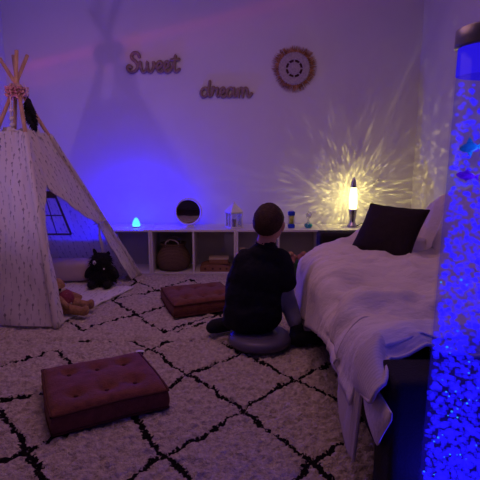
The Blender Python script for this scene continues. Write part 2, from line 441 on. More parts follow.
# ------------------------------------------------------------------ rugs
def seg_dist(X, Y, lines):
    D = np.full(X.shape, 9.0)
    for L in lines:
        for (ax, ay), (bx, by) in zip(L[:-1], L[1:]):
            dx, dy = bx-ax, by-ay; t = np.clip(((X-ax)*dx+(Y-ay)*dy)/(dx*dx+dy*dy), 0, 1)
            D = np.minimum(D, np.hypot(X-ax-t*dx, Y-ay-t*dy))
    return D
near_lines = [
 [(-1.25, 2.05), (-.956, 1.761), (-.778, 1.545), (-.599, 1.334), (-.4, 1.1)],
 [(-1.5, 1.75), (-1.16, 2.177), (-.953, 2.35), (-.848, 2.223), (-.64, 1.98), (-.443, 1.746), (-.255, 1.475), (-.134, 1.334), (0, 1.15)],
 [(-.60, 2.5), (-.471, 2.371), (-.246, 2.08), (-.099, 1.908), (.012, 1.761), (.234, 1.448), (.284, 1.357), (.45, 1.1)],
 [(-.1, 2.45), (.084, 2.234), (.248, 2.02), (.416, 1.849), (.62, 1.6)],
 [(-1.25, 1.66), (-.995, 1.84), (-.853, 1.9), (-.64, 2.14), (-.471, 2.371), (-.36, 2.5)],
 [(-1.0, 1.24), (-.799, 1.443), (-.725, 1.504), (-.604, 1.66), (-.443, 1.80), (-.319, 1.953), (-.246, 2.08), (-.05, 2.246), (.13, 2.42)],
 [(-.55, 1.1), (-.359, 1.343), (-.255, 1.475), (-.127, 1.594), (.012, 1.761), (.162, 1.953), (.248, 2.02), (.488, 2.246), (.7, 2.45)],
 [(0, 1.12), (.173, 1.357), (.24, 1.443), (.35, 1.527), (.479, 1.702), (.7, 1.95)]]
far_lines = [
 [(-1.2, 2.95), (-.965, 2.715), (-.919, 2.652), (-.813, 2.791), (-.66, 2.91), (-.486, 3.107), (-.35, 3.25), (-.15, 3.47)],
 [(-.883, 3.219), (-.66, 2.91), (-.429, 2.606), (-.255, 2.817), (-.1, 2.95), (.1, 3.2)],
 [(-.883, 3.219), (-.628, 3.475), (-.534, 3.58), (-.419, 3.773), (-.33, 3.692), (-.15, 3.45), (.1, 3.2), (.28, 3.02), (.40, 3.30), (.55, 3.5)],
 [(-.9, 3.8), (-.819, 3.709), (-.628, 3.475), (-.45, 3.28), (-.2, 3.0), (-.02, 2.75), (.2, 2.6)],
 [(-.883, 3.219), (-.86, 3.45), (-.819, 3.709)],
 [(-.35, 2.62), (-.22, 2.78), (-.05, 2.62)],
 [(.28, 3.02), (.42, 2.75), (.55, 2.56)]]
def rug(name, label, x0, x1, y0, y1, step, lines, seed):
    nx, ny = int((x1-x0)/step), int((y1-y0)/step)
    X, Yg = np.meshgrid(np.linspace(x0, x1, nx+1), np.linspace(y0, y1, ny+1), indexing='ij')
    wx = X+.02*fbm(X*14, Yg*14, seed+3); wy = Yg+.02*fbm(X*14, Yg*14, seed+5)
    jx, jy = .008*vnoise(X*60, Yg*60, seed+7), .008*vnoise(X*60, Yg*60, seed+9)
    tuft = np.abs(vnoise(X*62, Yg*95, seed))*2; lump = fbm(X*30, Yg*44, seed+21, 2)
    Zg = -.012+.011*(1-tuft)-.006+.019*lump+.004*fbm(X*5, Yg*5, seed+31)
    Zg = np.minimum(Zg, .004)
    edge = np.minimum(np.minimum(X-x0, x1-X), np.minimum(Yg-y0, y1-Yg))+.006*vnoise(X*40, Yg*40, seed+41)
    Zg = Zg-(1-sstep(0, .02, edge))*.016; Zg = np.maximum(Zg, ZF+.001)
    D = seg_dist(wx, wy, lines)
    Zg = Zg-.004*(1-sstep(.004, .016, D))
    co = np.stack([X+jx, Yg+jy, Zg], -1).reshape(-1, 3)
    I = np.arange((nx+1)*(ny+1)).reshape(nx+1, ny+1)
    F = np.stack([I[:-1, :-1], I[1:, :-1], I[1:, 1:], I[:-1, 1:]], -1).reshape(-1, 4)
    me = bpy.data.meshes.new(name)
    loc = np.array([(x0+x1)/2, (y0+y1)/2, ZF])
    me.vertices.add(len(co)); me.vertices.foreach_set('co', (co-loc).ravel())
    me.loops.add(F.size); me.loops.foreach_set('vertex_index', F.ravel().astype(np.int32))
    me.polygons.add(len(F)); me.polygons.foreach_set('loop_start', (np.arange(len(F))*4).astype(np.int32))
    me.polygons.foreach_set('loop_total', np.full(len(F), 4, np.int32))
    me.update(calc_edges=True); me.validate()
    a = me.attributes.new('stripe_distance', 'FLOAT', 'POINT'); a.data.foreach_set('value', D.ravel().astype(np.float32))
    me.shade_smooth(); me.materials.append(M['rug'])
    o = bpy.data.objects.new(name, me); C.objects.link(o); o.location = loc
    return tag(o, label, 'rug')
rug('shag_rug', 'cream shag rug with black diamond lines, in the foreground under the nearer rust cushion', -1.75, .80, .0, 2.495, .0065, near_lines, 100)
rug('shag_rug', 'cream shag rug with black diamond lines, along the shelf in front of the teepee', -1.72, .95, 2.505, 3.955, .009, far_lines, 300)

# ------------------------------------------------------------------ white cube shelves
SY0, SY1, SH, PT = 3.98, 4.335, .362, .017
unit_labels = ['white two-cube shelf unit beside the teepee, under the blue lamp',
               'white two-cube shelf unit holding the woven basket and wooden toys',
               'white two-cube shelf unit behind the seated child',
               'white two-cube shelf unit under the glitter lamp, behind the sofa']
for k in range(4):
    xa = -1.478+.722*k+.001; xb = xa+.720; xm = (xa+xb)/2
    t = thing('cube_shelf', unit_labels[k], 'shelf', (xm, (SY0+SY1)/2, ZF), 'white cube shelf units')
    yc, dy = (SY0+SY1)/2, SY1-SY0
    bv = [BEV(.0015, 1)]
    MB().box((xm, yc, SH-PT/2), (xb-xa, dy, PT)).build('top_panel', M['white_laminate'], t, False, bv)
    MB().box((xm, yc, ZF+.004+PT/2), (xb-xa-2*PT-.001, dy, PT)).build('bottom_panel', M['white_laminate'], t, False, bv)
    for xx in (xa+PT/2, xb-PT/2):
        MB().box((xx, yc, (SH-PT+ZF)/2), (PT, dy, SH-PT-ZF)).build('side_panel', M['white_laminate'], t, False, bv)
    MB().box((xm, yc, (SH+ZF+.004)/2), (PT, dy-.02, SH-2*PT-ZF-.004)).build('divider', M['white_laminate'], t, False, bv)
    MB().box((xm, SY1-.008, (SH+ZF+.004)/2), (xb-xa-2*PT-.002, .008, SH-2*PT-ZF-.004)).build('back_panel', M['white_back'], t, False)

# things inside the cubes
CB = ZF+.004+PT     # cube floor height
def basket(x, y, z):
    t = thing('woven_basket', 'round woven belly basket inside the cube left of the wooden toys', 'basket', (x, y, z))
    prof = [(.002, .001), (.095, .001), (.125, .02), (.143, .07), (.140, .115), (.120, .16), (.100, .19), (.095, .205), (.103, .225), (.108, .235),
            (.100, .236), (.093, .222), (.088, .205), (.112, .155), (.130, .11), (.132, .07), (.115, .03), (.002, .012)]
    MB().lathe(prof, (x, y, z), 40, sx=1.06, sy=1.06).build('body', M['wicker'], t)
    for s in (-1, 1):
        pts = catmull([(x-.055, y+s*.085, z+.215), (x-.05, y+s*.085, z+.255), (x-.005, y+s*.08, z+.275), (x+.05, y+s*.085, z+.25), (x+.055, y+s*.085, z+.215)], 6)
        MB().tube(pts, .006, 8).build('handle', M['macrame'], t)
basket(-.585, 4.135, CB)
t = thing('wooden_toy_tray', 'low brown wooden toy with dark holes along its front, at the bottom of the stack', 'toy', (-.215, 4.12, CB))
def arch_block(mb, x0, x1, y0, y1, z0, h, n=10, bulge=.35):
    def prof(u): return z0+h*(1-bulge*(abs(2*u-1)**2.5))
    vs, fs = [], []
    for j, yy in enumerate((y0, y1)):
        for i in range(n+1):
            u = i/n; xx = x0+(x1-x0)*u; vs += [(xx, yy, z0), (xx, yy, prof(u))]
    k = 2*(n+1)
    for i in range(n):
        a = 2*i
        fs += [(a, a+2, a+3, a+1), (k+a, k+a+1, k+a+3, k+a+2), (a+1, a+3, k+a+3, k+a+1), (a, k+a, k+a+2, a+2)]
    fs += [(0, 1, k+1, k), (2*n, k+2*n, k+2*n+1, 2*n+1)]
    mb.add(vs, fs); return mb
arch_block(MB(), -.345, -.085, 4.02, 4.22, CB, .062).build('body', M['toy_wood'], t, False, [BEV(.004)])
for xx in (-.30, -.235, -.17, -.115):
    MB().lathe([(.0, -.006), (.016, -.006), (.018, 0), (.0, .002)], (xx, 4.021, CB+.026), 14, Matrix.Rotation(PI/2, 3, 'X')).build('hole', M['dark_wood_and_shade'], t)
t = thing('wooden_toy_box', 'small tan wooden toy box, on top of the stack in the cube', 'toy', (-.185, 4.11, CB+.0625))
MB().rbox((-.185, 4.11, CB+.0625+.020), (.165, .15, .040), .006).build('body', M['toy_wood'], t)
MB().rbox((-.185, 4.11, CB+.0625+.0445), (.172, .157, .008), .003).build('lid', M['cream'], t)
t = thing('cream_cup', 'slim pale cup in the dark cube just left of the child\'s shoulder', 'cup', (.018, 4.05, CB+.0))
MB().lathe([(.001, 0), (.022, 0), (.028, .2), (.028, .205), (.024, .205), (.02, .01), (.001, .008)], (.018, 4.05, CB), 20).build('cup_body', M['cream'], t)

# toys on the rug at the foot of the shelf, between the child and the sofa
t = thing('toy_bucket', 'dark green toy bucket on the rug between child and sofa', 'bucket', (.475, 3.78, -.006))
MB().lathe([(.001, 0), (.055, 0), (.078, .13), (.084, .135), (.082, .142), (.074, .138), (.05, .01), (.001, .008)], (.475, 3.78, -.006), 28).build('bucket_body', M['green_toy'], t)
pts = [(.475+.082*math.cos(a), 3.78-.0, .134-.03*math.sin(a)) for a in [PI*i/14 for i in range(15)]]
MB().tube(pts, .004, 6).build('handle', M['dark_wood_and_shade'], t)
plush_lab = ['dusty pink stuffed toy lying on the green bucket, left of two', 'dusty pink stuffed toy lying on the green bucket, right of two']
for s, lab in zip((-1, 1), plush_lab):
    cx = .455+s*.043
    t = thing('stuffed_toy', lab, 'toy', (cx, 3.76, .137), 'pink stuffed toys on the bucket')
    mb = MB().ellipsoid((cx, 3.76, .168), (.046, .055, .034), (0, s*.35, 0)).ellipsoid((cx+s*.012, 3.74, .203), (.030, .034, .024), (0, s*.3, 0))
    mb.ellipsoid((cx-s*.01, 3.72, .150), (.018, .03, .016))
    mb.build('body', M['pink_toy'], t, True, [WARP(.006), SMO(4)])
    MB().ellipsoid((cx+s*.02, 3.706, .21), (.010, .008, .009), n=10, m=6).build('muzzle', M['cream'], t)

# ------------------------------------------------------------------ on top of the shelf
ST = SH
BLX, BLY = -.902, 4.13
t = thing('night_light', 'small glowing cyan cone lamp standing on the shelf', 'lamp', (BLX, BLY, ST))
MB().lathe([(.001, 0), (.036, 0), (.037, .008), (.034, .012), (.001, .012)], (BLX, BLY, ST), 28).build('base', M['white_metal'], t)
MB().lathe([(.033, .0125), (.034, .025), (.029, .046), (.021, .064), (.014, .076), (.008, .083), (.001, .085)], (BLX, BLY, ST), 28).build('lamp_shade', M['blue_lamp'], t)

mx_, my_, mr = -.450, 4.16, .120
t = thing('round_mirror', 'round table mirror in a pale frame on the shelf', 'mirror', (mx_, my_, ST))
tilt = Matrix.Rotation(math.radians(90-.5), 3, 'X')
cz = ST+.012+mr
MB().lathe([(mr-.017, -.004), (mr-.017, .006), (mr-.004, .010), (mr, .004), (mr, -.008), (mr-.006, -.010)], (mx_, my_, cz), 48, tilt).build('frame', M['white_metal'], t)
MB().lathe([(.001, .001), (mr-.016, .001), (mr-.016, -.004), (.001, -.004)], (mx_, my_, cz), 48, tilt).build('glass', M['mirror'], t, False)
MB().lathe([(.001, 0), (.055, 0), (.055, .006), (.050, .012), (.001, .012)], (mx_, my_, ST), 32, sy=.6).build('stand', M['white_metal'], t)

lx, ly = -.052, 4.12
t = thing('candle_lantern', 'white house-shaped candle lantern on the shelf behind the child', 'lantern', (lx, ly, ST))
a = .052; rz = .5
R = Matrix.Rotation(rz, 3, 'Z')
def lp(x, y, z): 
    p = R @ Vector((x, y, 0)); return (lx+p.x, ly+p.y, ST+z)
MB().rbox(lp(0, 0, .006), (2*a+.012, 2*a+.012, .012), .003, 1, (0, 0, rz)).build('base', M['white_metal'], t)
for sx in (-1, 1):
    for sy in (-1, 1): MB().box(lp(sx*a, sy*a, .075), (.009, .009, .126), (0, 0, rz)).build('post', M['white_metal'], t, False)
mb = MB()
for s in (-1, 1):
    mb.box(lp(0, s*a, .132), (2*a, .007, .010), (0, 0, rz)).box(lp(s*a, 0, .132), (.007, 2*a, .010), (0, 0, rz))
    mb.box(lp(0, s*a, .075), (.005, .005, .12), (0, 0, rz)).box(lp(s*a, 0, .075), (.005, .005, .12), (0, 0, rz))
mb.build('frame', M['white_metal'], t, False)
mb = MB(); e = a+.012
vs = [lp(-e, -e, .138), lp(e, -e, .138), lp(e, e, .138), lp(-e, e, .138), lp(-.012, -.012, .205), lp(.012, -.012, .205), lp(.012, .012, .205), lp(-.012, .012, .205)]
mb.add(vs, [(0, 1, 5, 4), (1, 2, 6, 5), (2, 3, 7, 6), (3, 0, 4, 7), (4, 5, 6, 7), (3, 2, 1, 0)]).build('roof', M['white_metal'], t, False)
MB().lathe([(.008, .205), (.012, .212), (.006, .222), (.001, .224)], (lx, ly, ST), 14).build('finial', M['white_metal'], t)
MB().lathe([(.0, .012), (.022, .012), (.022, .07), (.0, .07)], (lx, ly, ST), 18).build('candle', M['cream'], t)
mb = MB()
for s in (-1, 1): mb.box(lp(0, s*(a-.004), .072), (2*a-.01, .002, .115), (0, 0, rz)).box(lp(s*(a-.004), 0, .072), (.002, 2*a-.01, .115), (0, 0, rz))
mb.build('pane', M['glass'], t, False)

# liquid timer and bubbler
tx, ty = .442, 4.10
t = thing('liquid_timer', 'liquid timer with blue ends and yellow middle on the shelf beside the child', 'toy', (tx, ty, ST))
for z0 in (0, .108): MB().rbox((tx, ty, ST+z0+.018), (.058, .058, .036), .007).build('end_cap', M['blue_plastic'], t)
MB().lathe([(.0, .03), (.019, .03), (.019, .114), (.0, .114)], (tx, ty, ST), 24).build('liquid', M['yellow_liquid'], t)
MB().lathe([(.024, .032), (.024, .112)], (tx, ty, ST), 24).build('tube', M['glass'], t)
for sx in (-1, 1):
    for sy in (-1, 1): MB().tube([(tx+sx*.024, ty+sy*.024, ST+.03), (tx+sx*.024, ty+sy*.024, ST+.114)], .003, 6).build('rod', M['white_metal'], t)

hx, hy = .590, 4.10
t = thing('liquid_bubbler', 'small glass bubbler with bright blue liquid in its bulb', 'toy', (hx, hy, ST))
MB().lathe([(.001, 0), (.020, 0), (.033, .014), (.034, .026), (.028, .033), (.001, .033)], (hx, hy, ST), 24).build('liquid', M['blue_liquid'], t)
MB().lathe([(.021, -.0005+.001), (.036, .014), (.036, .028), (.022, .042), (.009, .05), (.007, .07), (.010, .08), (.024, .10), (.027, .118), (.022, .132), (.009, .142), (.001, .144)], (hx, hy, ST), 24).build('bulb', M['glass'], t)
mb = MB().tube(catmull([(hx, hy, ST+.035), (hx-.006, hy, ST+.07), (hx+.006, hy, ST+.09), (hx-.008, hy, ST+.11), (hx-.016, hy, ST+.125)], 5), .0035, 6)
mb.tube(catmull([(hx+.006, hy, ST+.09), (hx+.018, hy, ST+.105), (hx+.024, hy, ST+.125)], 5), .0035, 6)
mb.build('inner_tube', M['white_metal'], t)

# glitter lamp
gx, gy = .985, 4.17
t = thing('glitter_lamp', 'rocket-shaped silver lamp glowing yellow on the shelf', 'lamp', (gx, gy, ST))
MB().lathe([(.001, 0), (.052, 0), (.054, .006), (.046, .02), (.034, .036), (.030, .05), (.036, .09), (.042, .14), (.0435, .155), (.040, .156), (.001, .15)], (gx, gy, ST), 36, sx=.86, sy=.86).build('base', M['chrome'], t)
lq = [(.0395, .157), (.042, .20), (.041, .25), (.036, .30), (.029, .338), (.0275, .342)]
MB().lathe(lq, (gx, gy, ST), 36, sx=.84, sy=.84).build('bottle', M['lamp_liquid'], t)
mb = MB()
for k in range(70):
    z = random.uniform(.17, .33); r = .026*math.sqrt(random.random()); a = random.uniform(0, 2*PI); s = random.uniform(.0015, .0035)
    mb.box((gx+r*math.cos(a), gy+r*math.sin(a), ST+z), (s*2, s*2, .0004), (random.uniform(0, 3), random.uniform(0, 3), 0))
o = mb.build('glitter', M['glitter'], t, False); o['kind'] = 'stuff'
MB().lathe([(.0285, .342), (.030, .345), (.026, .375), (.019, .405), (.012, .422), (.005, .43), (.001, .431)], (gx, gy, ST), 32, sx=.84, sy=.84).build('cap', M['chrome'], t)
pts = catmull([(gx+.05, gy+.02, ST+.006), (gx+.10, gy+.05, ST+.02), (gx+.16, gy+.06, ST+.005), (gx+.24, gy+.08, ST+.005), (gx+.33, gy+.12, ST+.005)], 8)
MB().tube(pts, .004, 6).build('cord', M['black_cord'], t)

# ------------------------------------------------------------------ wall pieces
def word(name, label, strokes, x0, z0, u, rad):
    mb = MB()
    for st in strokes:
        p = catmull([(x0+a*u, YW-.0125, z0+b*u) for a, b in st], 7)
        mb.tube(p, rad, 10, flat=.85, flat_axis=(0, 1, 0))
        for q in (p[0], p[-1]): mb.ellipsoid(q, (rad, rad*.85, rad), n=10, m=6)
    o = mb.build(name, M['wood_sign']); return tag(o, label, 'wall sign')
S_ = [(1.22, 1.5), (1.1, 1.8), (.72, 1.86), (.45, 1.6), (.52, 1.3), (.82, 1.05), (1.02, .72), (.95, .32), (.6, .04), (.2, .08), (0, .4), (.15, .62), (.36, .5)]
def e_(dx): return [(dx-.05, .35), (dx+.25, .48), (dx+.46, .75), (dx+.3, 1.02), (dx+.05, .85), (dx-.03, .45), (dx+.12, .08), (dx+.42, .05), (dx+.72, .35)]
sweet = [S_, [(1.05, .5), (1.3, .98), (1.33, .5), (1.5, .06), (1.78, .1), (1.97, .5), (2.0, .98), (2.0, .5), (2.17, .06), (2.42, .1), (2.62, .5), (2.62, .98), (2.75, .7), (2.98, .5)],
         e_(3.0), e_(3.72), [(4.44, .35), (4.7, .9), (4.86, 1.62), (4.74, .9), (4.70, .3), (4.88, .05), (5.2, .28)], [(4.42, 1.18), (5.18, 1.24)]]
word('script_wall_sign', 'wooden script wall sign reading Sweet', sweet, -.972, 1.685, .086, .0152)
dream = [[(.9, .75), (.65, 1.0), (.3, .9), (.06, .5), (.2, .08), (.5, .05), (.8, .35), (.95, .9)], [(1.1, 1.72), (.99, 1.1), (.92, .4), (1.05, .06), (1.3, .25)],
         [(1.3, .25), (1.45, .7), (1.5, 1.1), (1.72, .9), (1.98, .98), (1.9, .5), (1.98, .08), (2.28, .3)],
         e_(2.35), [(3.8, .8), (3.52, 1.02), (3.22, .85), (3.07, .45), (3.22, .06), (3.52, .15), (3.78, .6), (3.86, .98)], [(3.86, .98), (3.82, .4), (3.95, .06), (4.2, .3)],
         [(4.2, .3), (4.33, .95), (4.4, .5), (4.4, .05)], [(4.4, .4), (4.6, .95), (4.85, .92), (4.9, .5), (4.88, .05)], [(4.9, .4), (5.1, .95), (5.35, .92), (5.45, .5), (5.48, .1), (5.7, .1), (5.9, .4)]]
word('script_wall_sign', 'wooden script wall sign reading dream', dream, -.345, 1.478, .0755, .0145)

rx, rz_, ry = .468, 1.715, YW
t = thing('raffia_wall_decoration', 'round woven wall decoration with a brown raffia fringe', 'wall decoration', (rx, ry-.012, rz_))
mb = MB()
for k in range(1000):
    a = random.uniform(0, 2*PI); L = random.uniform(.155, .20)*(1+.05*math.sin(3*a)); da = random.uniform(-.10, .10); y = ry-.004-random.uniform(0, .016)
    p0 = Vector((rx+.11*math.cos(a), y, rz_+.11*math.sin(a))); p1 = Vector((rx+L*math.cos(a+da), y-random.uniform(-.003, .012), rz_+L*math.sin(a+da)))
    mb.tube([p0, (p0+p1)/2+Vector((0, -.004, 0)), p1], [.0016, .0016, .0007], 4)
o = mb.build('fringe', M['raffia'], t, weld=False); o['kind'] = 'stuff'
Rx = Matrix.Rotation(PI/2, 3, 'X')
mb = MB()
def ring(r0, r1, th=.006):
    prof = []; n = max(2, int((r1-r0)/.0095))
    for i in range(n):
        a0 = r0+(r1-r0)*i/n; a1 = r0+(r1-r0)*(i+1)/n
        prof += [(a0+.0006, th*.55), ((a0+a1)/2, th), (a1-.0006, th*.55)]
    prof = [(r0, -.004)]+prof+[(r1, -.004), (r0, -.004)]
    mb.lathe(prof, (rx, ry-.024, rz_), 64, Rx)
ring(.0005, .054); ring(.073, .130)
for k in range(8):
    a0 = 2*PI*k/8
    c = (rx+.062*math.cos(a0), ry-.024, rz_+.062*math.sin(a0)); mb.box(c, (.022, .007, .012), (0, -a0, 0))
for k in range(44):
    a0 = 2*PI*k/44; mb.ellipsoid((rx+.130*math.cos(a0), ry-.024, rz_+.130*math.sin(a0)), (.0085, .006, .0085), n=8, m=6)
mb.build('woven_disc', M['macrame'], t)
MB().lathe([(.001, 0), (.118, 0), (.118, .004), (.001, .004)], (rx, ry-.018, rz_), 48, Rx).build('slot_shade_disc', M['dark_wood_and_shade'], t)  # added dark disc behind the weave, its colour gives the slots their shade

# ------------------------------------------------------------------ teepee
AP = Vector((-1.476, 3.30, 1.40))
FR, BR, FL, BL = Vector((-1.07, 2.66, -.006)), Vector((-.85, 3.88, -.006)), Vector((-1.93, 2.75, -.006)), Vector((-1.90, 3.87, -.006))
TOP = 1.13
tp = thing('play_teepee', 'pale printed cotton play teepee with wooden poles and open door', 'tent', (-1.44, 3.28, -.006))
twist = {'FR': (.018, -.012), 'BR': (.02, .012), 'FL': (-.02, -.014), 'BL': (-.016, .016)}
for nm, P in (('FR', FR), ('BR', BR), ('FL', FL), ('BL', BL)):
    a = AP+Vector((*twist[nm], 0)); tip = P+(a-P)*(1.172 if nm != 'BR' else 1.14)
    MB().tube([P, P+(a-P)*.5, tip], [.0135, .0135, .012], 14).build('pole', M['pole'], tp)
def edge_pt(P, h):           # point on a pole line at height h
    k = (h-P.z)/(AP.z-P.z); return P+(AP-P)*k
def panel(A, B, s0=lambda h: 0, s1=lambda h: 1, bulge=.03, seed=0, h0=.0, nu=44, nv=56, top=TOP, out=.016, pleat=1, holes=None):
    mid = (A+B)/2; nrm = (B-A).cross(AP-A).normalized()
    ctr = Vector((AP.x, AP.y, mid.z))
    if nrm.dot(mid-ctr) < 0: nrm = -nrm
    Lb = (B-A).length
    mb = MB()
    def fn(u, v):
        h = h0+(top-h0)*v
        a, b = edge_pt(A, h), edge_pt(B, h)
        s = s0(h)+(s1(h)-s0(h))*u
        p = a+(b-a)*s
        w = (b-a).length
        sag = -bulge*math.sin(PI*s)*(w/Lb)
        x = s*Lb
        pl = .014*pleat*float(vnoise((s-.5)*w*26+9, h*1.2, seed))*1.4*(.7+.3*v)
        wr = (.060 if seed == 1 else .030)*float(fbm(x*2.6+3, h*2.6+x*1.5, seed+4, 3))*math.sin(PI*min(1, max(0, s)))**.5*(1-.5*v)
        wr += .014*float(fbm(x*7, h*6+x*3, seed+14, 2))
        drop = -.010*float(vnoise(x*6, 1, seed+8)) if v < .01 else 0
        q = p+nrm*(out+sag+pl+wr); q.z += drop*.5
        if q.z < -.004: q.z = -.004
        return q
    def uvf(u, v):
        h = h0+(top-h0)*v; a, b = edge_pt(A, h), edge_pt(B, h); s = s0(h)+(s1(h)-s0(h))*u
        return ((s-.5)*(b-a).length+seed*.37, h*1.1)
    mb.grid(fn, nu, nv, uvf)
    return mb, fn
mb, _ = panel(FL, FR, bulge=.02, seed=1, s1=lambda h: 1.02, nu=70, nv=70)
mb.build('front_panel', M['tent'], tp, normals=False)
mb, _ = panel(FL, BL, bulge=.04, seed=2); mb.build('side_panel', M['tent'], tp, normals=False)
mb, _ = panel(BL, BR, bulge=.04, seed=3)
bpn = mb.build('back_panel', M['tent_thin'], tp, normals=False)
# door side FR -> BR
OT = .80
def s_left(h): return .075*(1-sstep(OT-.15, OT+.05, h))+ .5*sstep(OT-.02, OT+.1, h)
def s_left(h):
    if h > OT-.01: return .25
    return .055+.16*float(sstep(.45, OT, h))**2.2
HT = .475
def s_right(h):
    if h > OT: return .215+.02*(h-OT)
    if h > HT: return .215+(.86-.215)*((OT-h)/(OT-HT))**.95
    k = (HT-h)/HT
    return .86-.02*math.sin(PI*k)
mb, _ = panel(FR, BR, s0=lambda h: -.02, s1=s_left, bulge=.0, seed=5, nu=12, nv=90)
lf = mb.build('door_flap', M['tent'], tp, normals=False)
mb, fnR = panel(FR, BR, s0=s_right, s1=lambda h: 1.0, bulge=.0, seed=5, nu=26, nv=90)
rf = mb.build('door_flap', M['tent'], tp, normals=False)
hem = [fnR(0, i/60) for i in range(0, 61) if TOP*i/60 <= OT+.01]
MB().tube(hem, .007, 8, flat=.5).build('hem', M['hem'], rf)
# tie ribbon round the gathered right flap
ht = fnR(0, HT/TOP); hb = fnR(1, HT/TOP)
nrm = (BR-FR).cross(AP-FR).normalized()
if nrm.x < 0: nrm = -nrm
pts = catmull([hb+nrm*.03, (ht+hb)/2+nrm*.035+Vector((0, 0, .004)), ht+nrm*.012, ht-nrm*.03, (ht+hb)/2-nrm*.05], 6)
MB().tube(pts, .008, 8, flat=.5).build('tie', M['hem'], rf)
for dx, L in ((-.0, .36), (.035, .30)):
    q = ht+nrm*.016
    pts = catmull([q, q+Vector((.0, dx*.4-.012, -L*.3)), q+Vector((.012, dx*.7, -L*.65)), q+Vector((.006, dx+.01, -L))], 6)
    MB().tube(pts, .011, 6, flat=.6).build('tie', M['hem'], rf)
mb = MB()
for s in (-1, 1): mb.tube(catmull([ht+nrm*.016, ht+nrm*.03+Vector((0, s*.03, .018)), ht+nrm*.03+Vector((0, s*.04, -.004)), ht+nrm*.016], 5), .006, 6)
mb.build('tie', M['hem'], rf)
for P, nm in ((FR, 'FR'), (BR, 'BR'), (FL, 'FL'), (BL, 'BL')):
    a = AP+Vector((*twist[nm], 0)); pp = [P+(a-P)*(.002+.80*i/30) for i in range(31)]
    pp = [q+(q-Vector((AP.x, AP.y, q.z)))*.02 for q in pp]
    tb = MB(); tb.tube(pp, [.0215+.0015*math.sin(i*2.3) for i in range(31)], 16)
    for i in range(31):
        for k in range(16): tb.uv[i*16+k] = (k/16*.13, i/30*1.1)
    tb.build('pole_sleeve', M['tent'], tp, normals=False, weld=False)
# window in the back panel: dark ribbon grid and a rolled blind over it
nb = (BR-BL).cross(AP-BL).normalized()
if nb.y > 0: nb = -nb              # points into the tent
def bp(x, h, off=.045):
    a, b = edge_pt(BL, h), edge_pt(BR, h); s = (x-a.x)/(b.x-a.x); return a+(b-a)*s+nb*off
mb = MB()
zt, zb = .735, .395; cx = -1.475
def hw(h): return .105+.06*(zt-h)/(zt-zb)
W_ = .011
mb.tube([bp(cx-hw(zb), zb), bp(cx-hw(zt), zt)], W_, 4, flat=.25, flat_axis=nb)
mb.tube([bp(cx+hw(zb), zb), bp(cx+hw(zt), zt)], W_, 4, flat=.25, flat_axis=nb)
mb.tube([bp(cx-hw(zb), zb), bp(cx+hw(zb), zb)], W_, 4, flat=.25, flat_axis=nb)
mb.tube([bp(cx-hw(.55), .55), bp(cx+hw(.55), .55)], W_*.55, 4, flat=.25, flat_axis=nb)
for q in (-.33, .33): mb.tube([bp(cx+q*hw(zb), zb), bp(cx+q*hw(zt), zt)], W_*.5, 4, flat=.25, flat_axis=nb)
win = mb.build('window', M['net'], bpn, False)
MB().tube([bp(cx-hw(zt)-.01, zt-.02), bp(cx, zt-.024), bp(cx+hw(zt)+.01, zt-.02)], .028, 10, flat=.5, flat_axis=nb).build('rolled_blind', M['net'], bpn)
# gathered collar, ruffle round the crossing
mb = MB()
def collar(u, v):
    a = 2*PI*u; r = .112-.018*v+.012*math.sin(9*a)+.010*math.sin(17*a+1)*v
    k = 1-.14*math.cos(4*a)
    return Vector((AP.x+.002+r*k*math.cos(a+.75), AP.y+r*k*math.sin(a+.75), TOP-.03+.055*v+.012*math.sin(7*a)*v))
mb.grid(collar, 72, 6); mb.build('collar', M['hem'], tp, normals=False, weld=True, mods=[SOL(.004)])
mb = MB()
for ringk in range(3):
    def ruf(u, v, rk=ringk):
        a = 2*PI*u; r = .028+.038*v+.010*math.sin(11*a+rk*2)*v
        return Vector((AP.x+r*math.cos(a), AP.y+r*math.sin(a), AP.z-.02+rk*.022+.012*math.sin(13*a+rk)*v-.006*v))
    mb.grid(ruf, 90, 4)
mb.lathe([(.03, -.035), (.036, -.015), (.036, .03), (.028, .045)], tuple(AP), 20)
for k in range(26):
    a = random.uniform(0, 2*PI); r = random.uniform(.03, .06)
    mb.ellipsoid((AP.x+r*math.cos(a), AP.y+r*math.sin(a), AP.z+random.uniform(-.05, .045)), (.013, .013, .010), n=8, m=5)
mb.build('ruffle', M['ruffle'], tp, normals=False, weld=False, mods=[SOL(.002)])
# ribbon end with small pompons, hanging inside the crossed poles
mb = MB(); q = AP+Vector((-.005, -.09, -.04))
mb.tube(catmull([q, q+Vector((.004, -.01, -.07)), q+Vector((-.006, 0, -.13)), q+Vector((.0, 0, -.19))], 5), .004, 6)
for dz in (.09, .14, .18): mb.ellipsoid(q+Vector((0, -.006, -dz)), (.016, .014, .014), n=10, m=6)
mb.build('ribbon', M['hem'], tp)

